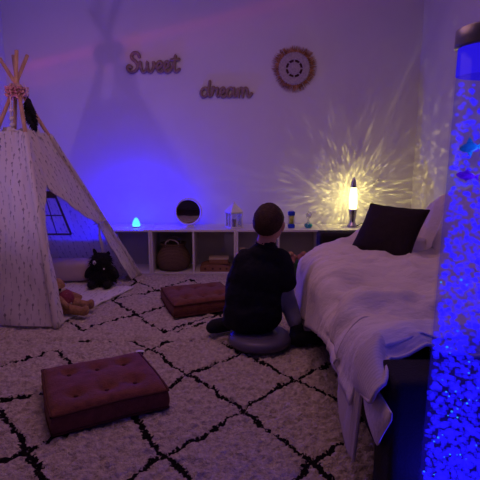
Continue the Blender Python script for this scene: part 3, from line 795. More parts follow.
# black feather charm hanging by the poles
fx, fy, fz = AP.x+.083, AP.y-.02, 1.385
t = thing('feather_charm', 'black feather charm hanging from the teepee poles', 'ornament', (fx, fy, fz-.30))
mb = MB().tube(catmull([(AP.x+.055, AP.y-.02, AP.z+.05), (fx-.012, fy, fz+.03), (fx-.006, fy, fz-.03)], 6), .0025, 6)
mb.build('string', M['hem'], t)
MB().tube(catmull([(fx-.006, fy, fz-.02), (fx+.006, fy, fz-.10), (fx+.028, fy, fz-.215)], 6), [.004]*6+[.003]*7, 6).build('quill', M['feather'], t)
mb = MB()
for k in range(150):
    v = k/149; c = Vector((fx-.006+.010*v+.024*v*v, fy+random.uniform(-.004, .004), fz-.030-.185*v))
    wd = .042*math.sin(PI*min(1, v*.86+.12))**.7*random.uniform(.75, 1.1)
    for s in (-1, 1):
        tip = c+Vector((s*wd, random.uniform(-.012, .012), -.042*random.uniform(.6, 1.1)))
        w = Vector((0, 0, .0035)); m_ = (c+tip)/2+Vector((0, 0, .008))
        mb.tube([c, m_, tip], [.004, .004, .001], 4)
mb.build('vane', M['feather'], t, weld=False)

# mat on the teepee floor, reaching out of the door
mb = MB()
mcorn = [Vector((-1.72, 2.93, 0)), Vector((-1.085, 2.715, 0)), Vector((-.80, 3.50, 0)), Vector((-1.62, 3.74, 0))]
def matf(u, v):
    p = (mcorn[0]*(1-u)+mcorn[1]*u)*(1-v)+(mcorn[3]*(1-u)+mcorn[2]*u)*v
    z = .012+.010*float(fbm(p.x*7, p.y*7, 55))+.006*float(vnoise(p.x*22, p.y*22, 5))
    e = min(u, 1-u, v, 1-v); z -= .010*(1-min(1, e/.04))
    return Vector((p.x, p.y, max(z, .001)))
mb.grid(matf, 50, 50, lambda u, v: (u*.8, v*.8))
o = mb.build('printed_mat', M['mat'], normals=False, mods=[SOL(.01, -1)]); tag(o, 'pale printed mat lying in the teepee doorway', 'mat')
# long blush cushion against the back inside
o = MB().rbox((-1.47, 3.625, .108), (.62, .19, .17), .06, 4).build('bolster_cushion', M['blush'], None, True, [SUB(1)]); o.rotation_euler = (0, 0, .05)
tag(o, 'pale blush cushion lying along the back inside the teepee', 'cushion')

# black plush toy
px, py = -1.035, 3.52
t = thing('plush_toy', 'shaggy black plush toy sitting inside the teepee door', 'toy', (px, py, .014))
mb = MB().ellipsoid((px, py, .095), (.098, .085, .085)).ellipsoid((px-.005, py-.01, .195), (.078, .072, .068))
mb.ellipsoid((px-.06, py-.08, .04), (.035, .06, .03)).ellipsoid((px+.055, py-.08, .04), (.035, .06, .03))
mb.ellipsoid((px-.095, py-.03, .12), (.028, .03, .055), (0, .5, 0)).ellipsoid((px+.095, py-.03, .12), (.028, .03, .055), (0, -.5, 0))
mb.ellipsoid((px-.050, py, .262), (.016, .013, .040), (0, -.3, 0)).ellipsoid((px+.045, py, .250), (.018, .013, .030), (0, .3, 0))
bd = mb.build('body', M['black_plush'], t, True, [WARP(.008), SMO(3)])
mb = MB()
for k in range(900):
    th = random.uniform(0, 2*PI); ph = math.acos(random.uniform(-1, 1)); big = random.random() < .6
    c, r = ((px, py, .095), (.098, .085, .085)) if big else ((px-.005, py-.01, .195), (.078, .072, .068))
    d = Vector((math.sin(ph)*math.cos(th), math.sin(ph)*math.sin(th), math.cos(ph)))
    p0 = Vector((c[0]+d.x*r[0], c[1]+d.y*r[1], c[2]+d.z*r[2])); 
    if p0.z < .03: continue
    p1 = p0+d*.018+Vector((random.uniform(-.01, .01), random.uniform(-.01, .01), -.012))
    mb.tube([p0, p1], [.003, .0006], 4)
o = mb.build('shaggy_fur', M['black_plush'], t, weld=False); o['kind'] = 'stuff'
MB().ellipsoid((px-.035, py-.080, .205), (.013, .006, .017), n=12, m=8).build('patch', M['tag'], t)
MB().ellipsoid((px+.035, py-.088, .16), (.007, .006, .007), n=12, m=8).build('nose', M['tag'], t)

# teddy lying against the door edge
tx, ty = -1.085, 2.89
t = thing('teddy_bear', 'tan teddy bear in maroon vest lying by the front teepee pole', 'toy', (tx, ty, .012))
mb = MB().ellipsoid((tx-.03, ty+.02, .085), (.062, .060, .072), (0, -.5, 0)).ellipsoid((tx-.075, ty+.03, .175), (.058, .055, .052))
mb.ellipsoid((tx-.045, ty-.03, .165), (.026, .026, .020))
for s in (-1, 1): mb.ellipsoid((tx-.10, ty+.03+s*.045, .215), (.018, .012, .02))
mb.capsule((tx-.01, ty-.035, .05), (tx+.125, ty-.055, .035), .034, .026)
mb.capsule((tx-.0, ty+.045, .06), (tx+.125, ty+.055, .04), .034, .026)
mb.ellipsoid((tx+.135, ty-.055, .045), (.020, .028, .032)).ellipsoid((tx+.135, ty+.055, .05), (.020, .028, .032))
mb.capsule((tx-.03, ty-.05, .115), (tx+.03, ty-.085, .08), .022, .018).capsule((tx-.03, ty+.085, .115), (tx+.05, ty+.09, .085), .022, .018)
mb.build('body', M['tan_plush'], t, True, [WARP(.007), SMO(3)])
mb = MB().ellipsoid((tx-.03, ty+.02, .092), (.070, .068, .066), (0, -.5, 0)); mb.build('vest', M['maroon_plush'], t)
MB().lathe([(.050, -.008), (.060, 0), (.056, .012), (.046, .008)], (tx-.058, ty+.024, .138), 24, Matrix.Rotation(-.45, 3, 'Y')).build('scarf', M['cream'], t)
for k in range(3): MB().ellipsoid((tx+.028-.012*k, ty-.008-.0*k, .075+.03*k), (.007, .007, .007), n=8, m=6).build('button', M['cream'], t)
MB().ellipsoid((tx-.022, ty-.04, .172), (.009, .009, .008), n=10, m=6).build('nose', M['black_plush'], t)

# ------------------------------------------------------------------ rust floor cushions
def cushion_proto(name, label, w, d, h):
    t = thing(name, label, 'cushion', (0, 0, 0), 'rust tufted floor cushions')
    btn = [(-w*.27, -d*.24), (w*.0, -d*.25), (w*.27, -d*.22), (-w*.27, d*.24), (0, d*.24), (w*.27, d*.25)]
    def top(u, v, sgn=1):
        x, y = (u-.5)*w, (v-.5)*d
        e = max(0, 1-(2*abs(u-.5))**6)*max(0, 1-(2*abs(v-.5))**6)
        z = h*.80+h*.30*e**.5+.006*float(fbm(x*11, y*11, 77))
        for bx, by in btn: z -= .018*math.exp(-((x-bx)**2+(y-by)**2)/.0011)+.008*math.exp(-((x-bx)**2+(y-by)**2)/.008)
        return Vector((x*(1+.02*math.sin(5*v)), y*(1+.02*math.sin(6*u+1)), z))
    n = 54
    mb = MB().grid(top, n, n)
    # sides and base
    loop = [(i/n, 0) for i in range(n)]+[(1, i/n) for i in range(n)]+[(1-i/n, 1) for i in range(n)]+[(0, 1-i/n) for i in range(n)]
    L = len(loop)
    def side(a, b):
        u, v = loop[int(round(a*L)) % L]; p = top(u, v); k = 1-b
        bul = 1+.035*math.sin(PI*b)+.012*float(vnoise(a*60, b*4, 9))
        return Vector((p.x*bul, p.y*bul, p.z*k+.002*b))
    mb.grid(side, L, 8)
    mb.add([(x*w/2*.99, y*d/2*.99, .002) for x, y in ((-1, -1), (1, -1), (1, 1), (-1, 1))], [(0, 3, 2, 1)])
    mb.build('cover', M['terracotta'], t)
    for zk in (1.0, .02):
        pts = [side(i/L, 0)*1.0 if zk == 1.0 else side(i/L, .96) for i in range(L+1)]
        MB().tube([(p.x*1.012, p.y*1.012, p.z+.001) for p in pts], .0055, 6, cap=False).build('piping', M['rust_piping'], t)
    for bx, by in btn:
        z = top(bx/w+.5, by/d+.5).z
        MB().ellipsoid((bx, by, z+.003), (.009, .009, .005), n=10, m=6).build('button', M['rust_piping'], t)
    return t
cu = cushion_proto('floor_cushion', 'rust tufted floor cushion nearest the camera, alone in the foreground', .43, .40, .098)
cu2 = dup(cu, (-.275, 3.10, 0.0), math.radians(21), 'rust tufted floor cushion behind the child, in front of the shelf')
cu.location = (-.572, 1.85, 0); cu.rotation_euler = (0, 0, math.radians(27)); 
for c_ in (cu, cu2): c_.location.z = -.004
# pale care tag at the far corner of the near one
def tagf(u, v): return Vector((.195+.045*u, .19+.02*v+.01*u, .088-.012*u*u))
o = MB().grid(tagf, 6, 3).build('care_tag', M['tag'], None, True, [SOL(.0015)]); o.parent = cu
me = o.data
for v in me.vertices: v.co = v.co
me_off = Vector((.2175+.0, .2, 0))

# ------------------------------------------------------------------ wobble cushion and the child
dx_, dy_ = .105, 2.415
o = MB().lathe([(.001, .012), (.10, .002), (.150, .008), (.168, .030), (.166, .050), (.148, .066), (.10, .071), (.095, .068), (.09, .071), (.001, .070)], (dx_, dy_, -.005), 56).build('wobble_cushion', M['disc'])
tag(o, 'round grey rubber wobble cushion under the seated child', 'cushion')

kid = thing('person', 'child in dark navy T-shirt sitting with back turned on a round cushion', 'person', (dx_, dy_, .06))
hc = Vector((.148, 2.435, .648)); hz = -.30     # head centre and turn to the right
Hd = Matrix.Rotation(hz, 3, 'Z')
def H(x, y, z): p = Hd @ Vector((x, y, z)); return (hc.x+p.x, hc.y+p.y, hc.z+p.z)
mb = MB()
# torso, neck, head
mb.ellipsoid((.075, 2.45, .155), (.118, .085, .095)); mb.ellipsoid((.080, 2.45, .26), (.105, .075, .11)); mb.ellipsoid((.098, 2.44, .385), (.118, .075, .11))
mb.capsule((.02, 2.44, .462), (.205, 2.435, .465), .044, .044); mb.capsule((.118, 2.44, .46), (.146, 2.44, .60), .050, .048)
mb.ellipsoid(hc, (.074, .086, .084), (0, 0, hz)); mb.ellipsoid(H(0, .02, -.040), (.062, .064, .058)); mb.ellipsoid(H(0, .055, -.075), (.026, .022, .020))
mb.ellipsoid(H(0, .088, -.018), (.010, .016, .012)); mb.capsule(H(0, .078, .012), H(0, .090, -.014), .007, .009)
for s in (-1, 1):
    mb.ellipsoid(H(s*.075, -.004, -.016), (.010, .018, .028), (0, s*.15, hz)); mb.ellipsoid(H(s*.035, .062, -.035), (.022, .02, .022))
def hand(mb, wrist, fwd, up, side):
    w = Vector(wrist); f = Vector(fwd).normalized(); n = Vector(up).normalized(); s = f.cross(n).normalized(); n = s.cross(f).normalized()
    for k in range(4):
        off = (k-1.5)*.0125; mb.capsule(w+s*off*.5, w+f*.050+s*off, .010, .0085, 10, 3)
        L = (.030, .035, .033, .026)[k]; b = w+f*.052+s*off; c_ = b+f*L*.6-n*.010; d_ = c_+f*L*.25-n*.022
        mb.capsule(b, c_, .0075, .0068, 8, 3); mb.capsule(c_, d_, .0068, .0055, 8, 3)
    b = w+f*.014+s*side*.016; c_ = b+f*.022+s*side*.018-n*.006; d_ = c_+f*.020+s*side*.004-n*.010
    mb.capsule(b, c_, .0095, .008, 8, 3); mb.capsule(c_, d_, .008, .0062, 8, 3)
# arms
mb.capsule((.008, 2.44, .455), (-.030, 2.50, .30), .036, .029); mb.capsule((-.030, 2.50, .30), (.045, 2.66, .325), .028, .021)
hand(mb, (.045, 2.665, .325), (.45, .85, -.1), (-.2, .1, 1), 1)
mb.capsule((.215, 2.435, .455), (.240, 2.47, .305), .036, .029); mb.capsule((.240, 2.47, .305), (.132, 2.62, .33), .028, .021)
hand(mb, (.130, 2.63, .33), (-.25, .9, -.1), (.2, .1, 1), -1)
# legs
RK, RA = (.215, 2.545, .335), (.302, 2.425, .085)
LK, LA = (.02, 2.71, .21), (-.06, 2.60, .052)
mb.capsule((.135, 2.46, .15), RK, .068, .047); mb.capsule(RK, RA, .046, .030)
mb.capsule((.02, 2.47, .15), LK, .068, .047); mb.capsule(LK, LA, .046, .030)
mb.capsule((.295, 2.405, .032), (.395, 2.42, .024), .030, .026); mb.capsule((.395, 2.42, .024), (.435, 2.43, .020), .026, .019); mb.capsule(RA, (.298, 2.41, .04), .031, .031)
mb.capsule((-.085, 2.585, .04), (-.15, 2.555, .030), .030, .026); mb.capsule((-.15, 2.555, .034), (-.165, 2.548, .034), .028, .024); mb.capsule(LA, (-.088, 2.58, .04), .031, .031)
mb.build('body', M['skin'], kid, True, [WARP(.005), SMO(5)])
# hair: a close cap following the skull, with a neat nape line
mb = MB()
nh, mh = 60, 30
def hair(u, v):
    a = 2*PI*u; back = -math.sin(a)          # 1 at the back of the head
    side = math.sqrt(max(0, 1-back*back))
    deg = 88+(38*back if back > 0 else 30*back)-9*math.exp(-((side-1)**2)/.01)
    th = v*math.radians(deg)
    r = 1+.0*v
    nz = .004*float(fbm(math.cos(a)*9+v*7, math.sin(a)*9+v*5, 31))
    k = .0085*(1-.55*v)+nz
    d = Vector((math.sin(th)*math.cos(a), math.sin(th)*math.sin(a), math.cos(th)))
    return Vector(H(d.x*(.071+k), d.y*(.086+k), d.z*(.088+k)))
mb.grid(hair, nh, mh).build('hair', M['hair'], kid, True, [SOL(.006, 1)])
mb = MB()
for k in range(1500):
    u, v = random.random(), random.random()**.6
    p = hair(u, v*.985); d = (p-hc).normalized(); tdir = Vector((random.uniform(-.5, .5), random.uniform(-.5, .5), -.6))
    mb.tube([p, p+d*.005+tdir*.008], [.0016, .0004], 3)
o = mb.build('hair_strand', M['hair'], kid, weld=False); o['kind'] = 'stuff'
for s in (-1, 1):
    e_o = MB().ellipsoid(H(s*.028, .072, .004), (.011, .010, .008), (0, 0, hz), 14, 10).build('eye', M['eye'], kid)
    MB().ellipsoid(H(s*.028, .0795, .004), (.005, .0035, .005), (0, 0, hz), 12, 8).build('iris', M['iris'], e_o)
    MB().tube(catmull([H(s*.045, .064, .020), H(s*.03, .076, .025), H(s*.015, .080, .022)], 5), .0025, 6).build('eyebrow', M['hair'], kid)
MB().tube(catmull([H(-.020, .074, -.050), H(0, .083, -.050), H(.020, .074, -.050)], 5), .0045, 8).build('mouth', M['lip'], kid)
# T-shirt
mb = MB()
mb.ellipsoid((.068, 2.44, .165), (.160, .112, .125)); mb.ellipsoid((.070, 2.445, .25), (.155, .104, .14)); mb.ellipsoid((.092, 2.44, .365), (.148, .096, .130))
mb.capsule((.030, 2.44, .458), (.210, 2.435, .462), .054, .054); mb.ellipsoid((.122, 2.442, .490), (.088, .068, .050)); mb.capsule((.13, 2.44, .48), (.138, 2.44, .53), .066, .052)
mb.capsule((.022, 2.44, .44), (-.018, 2.485, .30), .058, .062); mb.capsule((.218, 2.435, .445), (.238, 2.44, .335), .056, .058)
mb.capsule((-.018, 2.485, .30), (-.03, 2.50, .22), .062, .055)
mb.ellipsoid((.060, 2.455, .115), (.155, .118, .055))
sh = mb.build('t_shirt', M['navy'], kid, True, [WARP(.006), SMO(8)])
tex = bpy.data.textures.new('shirt_folds', 'CLOUDS'); tex.noise_scale = .07; tex.noise_depth = 2
md = sh.modifiers.new('folds', 'DISPLACE'); md.texture = tex; md.strength = .018; md.mid_level = .5
MB().lathe([(.055, 0), (.061, .006), (.058, .013), (.053, .009)], (.136, 2.441, .523), 28, Matrix.Rotation(.25, 3, 'Y')).build('collar', M['navy'], sh)
# trousers and socks
mb = MB(); mb.ellipsoid((.075, 2.455, .135), (.130, .098, .078))
mb.capsule((.135, 2.46, .15), RK, .080, .060); mb.capsule(RK, tuple(Vector(RA)+Vector((-.01, .015, .03))), .058, .042)
mb.capsule((.02, 2.47, .15), LK, .080, .060); mb.capsule(LK, tuple(Vector(LA)+Vector((.015, .025, .05))), .055, .036)
tr = mb.build('trousers', M['trouser'], kid, True, [WARP(.006), SMO(5)])
md = tr.modifiers.new('folds', 'DISPLACE'); md.texture = tex; md.strength = .014; md.mid_level = .5
mb = MB(); mb.capsule((.293, 2.403, .036), (.395, 2.42, .032), .040, .034); mb.capsule((.395, 2.42, .028), (.440, 2.43, .028), .034, .027); mb.capsule(RA, (.297, 2.41, .04), .037, .037)
mb.build('sock', M['sock'], kid, True, [WARP(.006), SMO(4)])
mb = MB(); mb.capsule((-.083, 2.587, .045), (-.14, 2.56, .044), .043, .042); mb.capsule((-.14, 2.56, .044), (-.155, 2.55, .040), .042, .036); mb.capsule(LA, (-.086, 2.58, .042), .038, .038); mb.capsule(LA, tuple(Vector(LA)*.55+Vector(LK)*.45), .040, .046)
mb.build('sock', M['sock'], kid, True, [WARP(.006), SMO(4)])

# ------------------------------------------------------------------ sofa
sf = thing('sofa', 'black sofa along the right wall under white cloths', 'sofa', (.95, 2.07, ZF))
MB().rbox((.95, 2.07, .20), (1.04, 1.60, .26), .02, 3).build('base', M['sofa'], sf)
MB().rbox((.80, 2.065, .335), (.72, 1.56, .12), .04, 4).build('seat_cushion', M['sofa'], sf)
MB().rbox((1.31, 2.07, .44), (.30, 1.58, .56), .05, 4).build('backrest', M['sofa'], sf)
MB().rbox((.93, 1.187, .210), (1.09, .155, .455), .022, 4).build('arm', M['sofa'], sf)
MB().rbox((1.0, 2.972, .240), (1.02, .15, .545), .022, 4).build('arm', M['sofa'], sf)
for lx_ in (.42, 1.42):
    for ly_ in (1.19, 2.95): MB().box((lx_, ly_, ZF+.02), (.05, .05, .06)).build('leg', M['sofa'], sf, False, [BEV(.004)])

def resample(pts, n):
    P = catmull(pts, 10); L = [0]
    for a, b in zip(P[:-1], P[1:]): L.append(L[-1]+(b-a).length)
    out = []; j = 0
    for i in range(n+1):
        d = L[-1]*i/n
        while j < len(L)-2 and L[j+1] < d: j += 1
        k = (d-L[j])/max(1e-9, L[j+1]-L[j]); out.append(P[j]*(1-k)+P[j+1]*k)
    return out, L[-1]
def sheet_profile(y, hem, lift, x_in=None):
    # from the top of the backrest down, across the seat, over the front edge
    far = float(sstep(2.72, 2.99, y))
    back = .745-.055*far; fe = float(sstep(2.45, 2.9, y))
    pts = [(1.475, back-.02), (1.40, back+.004), (1.26, back+.004), (1.165, back-.03), (1.125, .60), (1.075, .475), (1.0, .448+lift(1.0)), (.85, .448+lift(.85)), (.70, .446+lift(.7)), (.58, .446+lift(.58)),
           (.47+.03*fe, .442+lift(.47)*.8-.012*fe), (.405+.035*fe, .425+lift(.42)*.4-.03*fe), (.372+.015*fe, .375-.02*fe), (.364+.014*fe, .30), (.358+.018*fe, max(hem+.02, (hem+.30)/2)), (.352+.018*fe, hem)]
    return [(a, y, b) for a, b in pts]
def drape(name, mat, parent, y0, y1, hemf, liftf, nu, nv, off, seed, fold=1.0, start=0.0, y_edge=None):
    cols = []
    for j in range(nv+1):
        y = y0+(y1-y0)*j/nv
        prof, L = resample(sheet_profile(y, hemf(y), lambda x, y=y: liftf(x, y)), 200)
        prof = prof[int(200*start):]
        idx = [int(round(k*(len(prof)-1)/nu)) for k in range(nu+1)]
        cols.append([prof[i] for i in idx])
    G = np.array([[list(p) for p in c] for c in cols])      # nv+1, nu+1, 3
    Gx, Gy, Gz = G[..., 0], G[..., 1], G[..., 2]
    s = np.cumsum(np.concatenate([np.zeros((nv+1, 1)), np.linalg.norm(np.diff(G, axis=1), axis=2)], 1), 1)
    # normals
    du = np.gradient(G, axis=1); dv = np.gradient(G, axis=0); nn = np.cross(dv, du); nn /= np.linalg.norm(nn, axis=2, keepdims=True)+1e-9
    up = np.where((nn[..., 2:3] < -.2) | ((np.abs(nn[..., 2:3]) <= .2) & (nn[..., 0:1] > 0)), -1, 1); nn = nn*up
    front = sstep(.42, .30, Gz)*(Gx < .6)                  # hanging part
    ridge = lambda a: 1-np.abs(2*a)                        # sharp crests
    seat_f = .058*(ridge(fbm(Gx*3.2+Gy*2.4, Gy*4.6-Gx*2.0, seed, 2))-.65)+.024*fbm(Gx*9+Gy*5, Gy*11, seed+3, 3)+.014*(ridge(fbm(Gx*6-Gy*7, Gy*5+Gx*4, seed+5, 2))-.6)
    hang_f = .026*fbm(Gy*9+.3*Gz, Gz*1.3, seed+7, 2)+.008*fbm(Gy*26, Gz*3, seed+9, 2)
    dsp = off+fold*(seat_f*(1-front)+hang_f*front)
    G = G+nn*dsp[..., None]
    G[..., 1] += .010*fold*fbm(Gx*8, Gy*8, seed+13, 2)
    mb = MB(); mb.grid(lambda u, v: Vector(G[int(round(u*nv)), int(round(v*nu))]), nv, nu)
    return mb, G
def hem_main(y): return float(np.interp(y, [1.28, 1.6, 1.9, 2.0, 2.35, 2.66, 2.9], [.25, .28, .25, .22, .15, .075, .03]))+.02*float(vnoise(y*9, 2, 4))
def lift_main(x, y):
    k = float(sstep(2.60, 2.885, y))*float(sstep(.50, .92, x)); return .105*k
st = thing('sofa_sheet', 'white crumpled sheet covering sofa seat, back and front', 'blanket', (.7, 2.1, .0))
mb, G = drape('sheet', None, None, 1.31, 2.885, hem_main, lift_main, 130, 150, .022, 40)
mb.build('sheet', M['sheet'], st, True, [SOL(.004, 1)])
# a loose corner of the sheet hanging at the near arm
def corner(u, v):
    y = 1.075+.25*u; x = .372-.020*math.sin(PI*v)*math.sin(PI*u)-.006*math.sin(9*u)*v
    z = .375-.165*v*(1-.82*abs(2*u-1.05)**1.6)
    return Vector((x, y, z))
MB().grid(corner, 24, 24).build('corner', M['sheet'], st, True, [SOL(.004, 1)])
# second ribbed throw over the near end of the seat
def hem_throw(y): return float(np.interp(y, [1.27, 1.32, 1.42, 1.5, 1.56], [.10, .11, .17, .25, .30]))+.008*float(vnoise(y*30, 2, 4))
mb, G2 = drape('throw', None, None, 1.275, 1.54, hem_throw, lambda x, y: -.022*(1-float(sstep(1.275, 1.335, y))), 130, 56, .024, 40, 1.0, start=.30)
near_ = 1-sstep(1.275, 1.40, G2[..., 1]); bandz = sstep(.31, .375, G2[..., 2])*(1-sstep(.376, .425, G2[..., 0]))
G2[..., 1] -= .145*near_*bandz; G2[..., 0] -= .012*near_*bandz
mb = MB(); mb.grid(lambda u, v: Vector(G2[int(round(u*56)), int(round(v*130))]), 56, 130)
th = thing('ribbed_throw', 'white ribbed throw over the near end of the sofa, hanging to the floor', 'blanket', (.5, 1.55, .0))
mb.build('cloth', M['throw'], th, True, [SOL(.005, 1)])
def seam_pts(G, j):
    return [tuple(p) for p in G[j]]
MB().tube([Vector(p)+Vector((0, 0, .002)) for p in G2[-1]], .004, 6).build('rolled_edge', M['throw'], th)
MB().tube([Vector(p)+Vector((0, 0, .002)) for p in G2[0]], .006, 6).build('rolled_edge', M['throw'], th)
# dark pillow
pw, ph_ = .34, .33
t = thing('sofa_pillow', 'dark plum throw pillow leaning in the far sofa corner', 'pillow', (.80, 2.66, .47))
def pil(sgn):
    def f(u, v):
        x, z = 2*u-1, 2*v-1
        e = (max(0, 1-abs(x)**2.6)*max(0, 1-abs(z)**2.6))**.55
        pinch = 1-.07*(1-x*x)*abs(z)**2-.0
        return Vector((x*pw/2*(1-.06*(1-z*z)), sgn*.075*e+.004*float(fbm(x*4, z*4, 6)), z*ph_/2*(1-.06*(1-x*x))))
    return f
mb = MB().grid(pil(1), 30, 30).grid(pil(-1), 30, 30)
ax_x = Vector((.23, -.22, -.01)).normalized(); ax_z = Vector((.13, .135, .225)); ax_y = ax_z.cross(ax_x).normalized(); ax_z = ax_x.cross(ax_y).normalized()
R3 = Matrix((ax_x, ax_y, ax_z)).transposed()
pc = Vector((.805, 2.575, .578))
mb.v = [tuple(R3 @ Vector(v)+pc) for v in mb.v]
mb.build('cover', M['pillow'], t)
rim = [pil(1)(i/30, 0) for i in range(31)]+[pil(1)(1, i/30) for i in range(31)]+[pil(1)(1-i/30, 1) for i in range(31)]+[pil(1)(0, 1-i/30) for i in range(31)]
MB().tube([R3 @ p+pc for p in rim], .005, 6).build('piping', M['pillow'], t)

# ------------------------------------------------------------------ bubble tube
bx, by, br = .489, 1.0, .0735
t = thing('bubble_tube', 'tall clear bubble tube glowing blue beside the sofa', 'lamp', (bx, by, ZF))
MB().lathe([(.001, 0), (.12, 0), (.12, .10), (.11, .115), (.080, .12), (.001, .12)], (bx, by, ZF), 40).build('base', M['sofa'], t)
MB().lathe([(br, .09), (br, 1.215)], (bx, by, 0), 56).build('tube', M['acrylic'], t, normals=True)
MB().lathe([(br+.003, 1.205), (br+.004, 1.208), (br+.004, 1.238), (br-.002, 1.242), (.001, 1.242), (.001, 1.215), (br-.001, 1.206)], (bx, by, 0), 56).build('top_cap', M['cap_metal'], t)
MB().lathe([(br-.004, .09), (br-.004, 1.150), (.001, 1.150)], (bx, by, 0), 48).build('water', M['water'], t)
MB().lathe([(br-.003, 1.152), (br-.003, 1.204)], (bx, by, 0), 48).build('light_ring', M['water_top'], t)
def ico(r):
    bm = bmesh.new(); bmesh.ops.create_icosphere(bm, subdivisions=1, radius=1); bm.verts.index_update()
    v = [x.co.copy() for x in bm.verts]; f = [tuple(y.index for y in x.verts) for x in bm.faces]; bm.free(); return v, f
iv, if_ = ico(1)
mb, mb2 = MB(), MB()
cnt = 0
while cnt < 2300:
    z = random.uniform(.10, 1.14); dens = .48+.52*float(sstep(1.0, .55, z))
    cl = float(fbm(np.array(z*9.0), np.array(cnt*.003), 5))
    if random.random() > dens*(1+.9*cl): continue
    r = (br-.012)*math.sqrt(random.random()); a = random.uniform(0, 2*PI)
    if random.random() < .35: r = (br-.010)*random.uniform(.85, 1)
    if r*math.sin(a) < -.01 and any(abs(z-fz_) < .014 and abs(r*math.cos(a)-fx_) < .03 for fx_, fz_ in ((-.048, 1.01), (-.048, .955))): continue
    s = random.uniform(.0032, .0072)*(1.0+.25*random.random()); c = Vector((bx+r*math.cos(a), by+r*math.sin(a), z))
    tgt = mb2 if (random.random() < .035 and z < .75) else mb
    if tgt is mb2: s *= .4
    tgt.add([Vector((v.x*s, v.y*s, v.z*s*.85))+c for v in iv], if_); cnt += 1
o = mb.build('bubble', M['bubble'], t, weld=False, normals=False); o['kind'] = 'stuff'
o = mb2.build('sparkling_bubble', M['bubble_bright'], t, weld=False, normals=False); o['kind'] = 'stuff'
def fish(name, label, c, L, m, rot, fins):
    t = thing(name, label, 'toy fish', c, 'plastic fish in the bubble tube')
    Rf = Euler(rot).to_matrix(); cc = Vector(c)
    body = MB().ellipsoid((0, 0, 0), (L*.5, L*.14, L*.22), None, 18, 10)
    body.v = [tuple(Rf @ Vector(v)+cc) for v in body.v]; body.build('body', m, t)
    def fin(pts, nm):
        q = MB(); n = len(pts)
        vs = [Rf @ Vector((x, s*.0012, z))*1.0+cc for s in (-1, 1) for x, z in pts]
        q.add(vs, [tuple(range(n)), tuple(range(2*n-1, n-1, -1))]+[(i, n+i, n+(i+1) % n, (i+1) % n) for i in range(n)]).build(nm, m, t, False)
    fin([(L*.42, 0), (L*.75, L*.24), (L*.66, 0), (L*.75, -L*.24)], 'tail_fin')
    fin([(-L*.15, L*.18), (L*.05, L*.40*fins), (L*.30, L*.12)], 'dorsal_fin')
    fin([(-L*.1, -L*.18), (L*.08, -L*.36*fins), (L*.25, -L*.12)], 'belly_fin')
t.rotation_euler = (0, .0145, 0)
fish('plastic_fish', 'bright blue toy fish floating near the top of the bubble tube', (bx-.034, by-.028, 1.010), .040, M['fish_blue'], (0, -.1, .15), 1.3)
fish('plastic_fish', 'purple toy fish floating below the bright blue one in the bubble tube', (bx-.036, by-.028, .955), .036, M['fish_purple'], (0, .12, -.2), .9)

# ------------------------------------------------------------------ lights
def light(name, kind, loc, energy, col, size=.05, rot=None, **kw):
    l = bpy.data.lights.new(name, kind); l.energy = energy; l.color = col
    if kind == 'AREA':
        l.shape = 'RECTANGLE'; l.size, l.size_y = size
    else: l.shadow_soft_size = size
    for k, v in kw.items(): setattr(l, k, v)
    o = bpy.data.objects.new(name, l); C.objects.link(o); o.location = loc
    if rot: o.rotation_euler = rot
    return o
# added ceiling area light: dim violet ambient fill, no fixture behind it
light('ambient_fill', 'AREA', (-.35, 2.3, ZC-.02), 10.8, (1.0, .45, .52), (1.6, 1.2))
# blue night light
light('night_light_bulb', 'POINT', (BLX, BLY, ST+.026), 36, (.0, 0, 1.0), .008)
# glitter lamp: the flakes break its light into streaks
g = light('glitter_lamp_bulb', 'POINT', (gx, gy, ST+.25), 2.7, (1.0, .82, .22), .003)
def dirnodes(l):
    l.use_nodes = True; nt = l.node_tree; em = [n for n in nt.nodes if n.type == 'EMISSION'][0]
    ge = nt.nodes.new('ShaderNodeNewGeometry'); return nt, em, ge.outputs['Incoming']
nt, em, inc = dirnodes(g.data)
sx_ = N(nt, 'ShaderNodeSeparateXYZ'); nt.links.new(inc, sx_.inputs[0])
ll = math_node(nt, 'SQRT', math_node(nt, 'ADD', math_node(nt, 'MULTIPLY', sx_.outputs[0], sx_.outputs[0]), math_node(nt, 'MULTIPLY', sx_.outputs[2], sx_.outputs[2])))
cb = N(nt, 'ShaderNodeCombineXYZ')
nt.links.new(math_node(nt, 'MULTIPLY', math_node(nt, 'DIVIDE', sx_.outputs[0], ll), 13.0), cb.inputs[0])
nt.links.new(math_node(nt, 'MULTIPLY', math_node(nt, 'DIVIDE', sx_.outputs[2], ll), 13.0), cb.inputs[1])
nt.links.new(math_node(nt, 'MULTIPLY', sx_.outputs[1], 7.0), cb.inputs[2])
n1 = N(nt, 'ShaderNodeTexNoise'); n1.inputs['Scale'].default_value = 1.3; n1.inputs['Detail'].default_value = 2.5; nt.links.new(cb.outputs[0], n1.inputs['Vector'])
n2 = N(nt, 'ShaderNodeTexVoronoi'); n2.inputs['Scale'].default_value = 1.0; nt.links.new(cb.outputs[0], n2.inputs['Vector'])
sp = math_node(nt, 'POWER', math_node(nt, 'MULTIPLY', n1.outputs['Fac'], 1.75), 6.0)
fl = math_node(nt, 'MULTIPLY', math_node(nt, 'LESS_THAN', n2.outputs['Distance'], .20), 3.0)
nt.links.new(math_node(nt, 'ADD', math_node(nt, 'ADD', math_node(nt, 'MULTIPLY', sp, .75), fl), .35), em.inputs['Strength'])
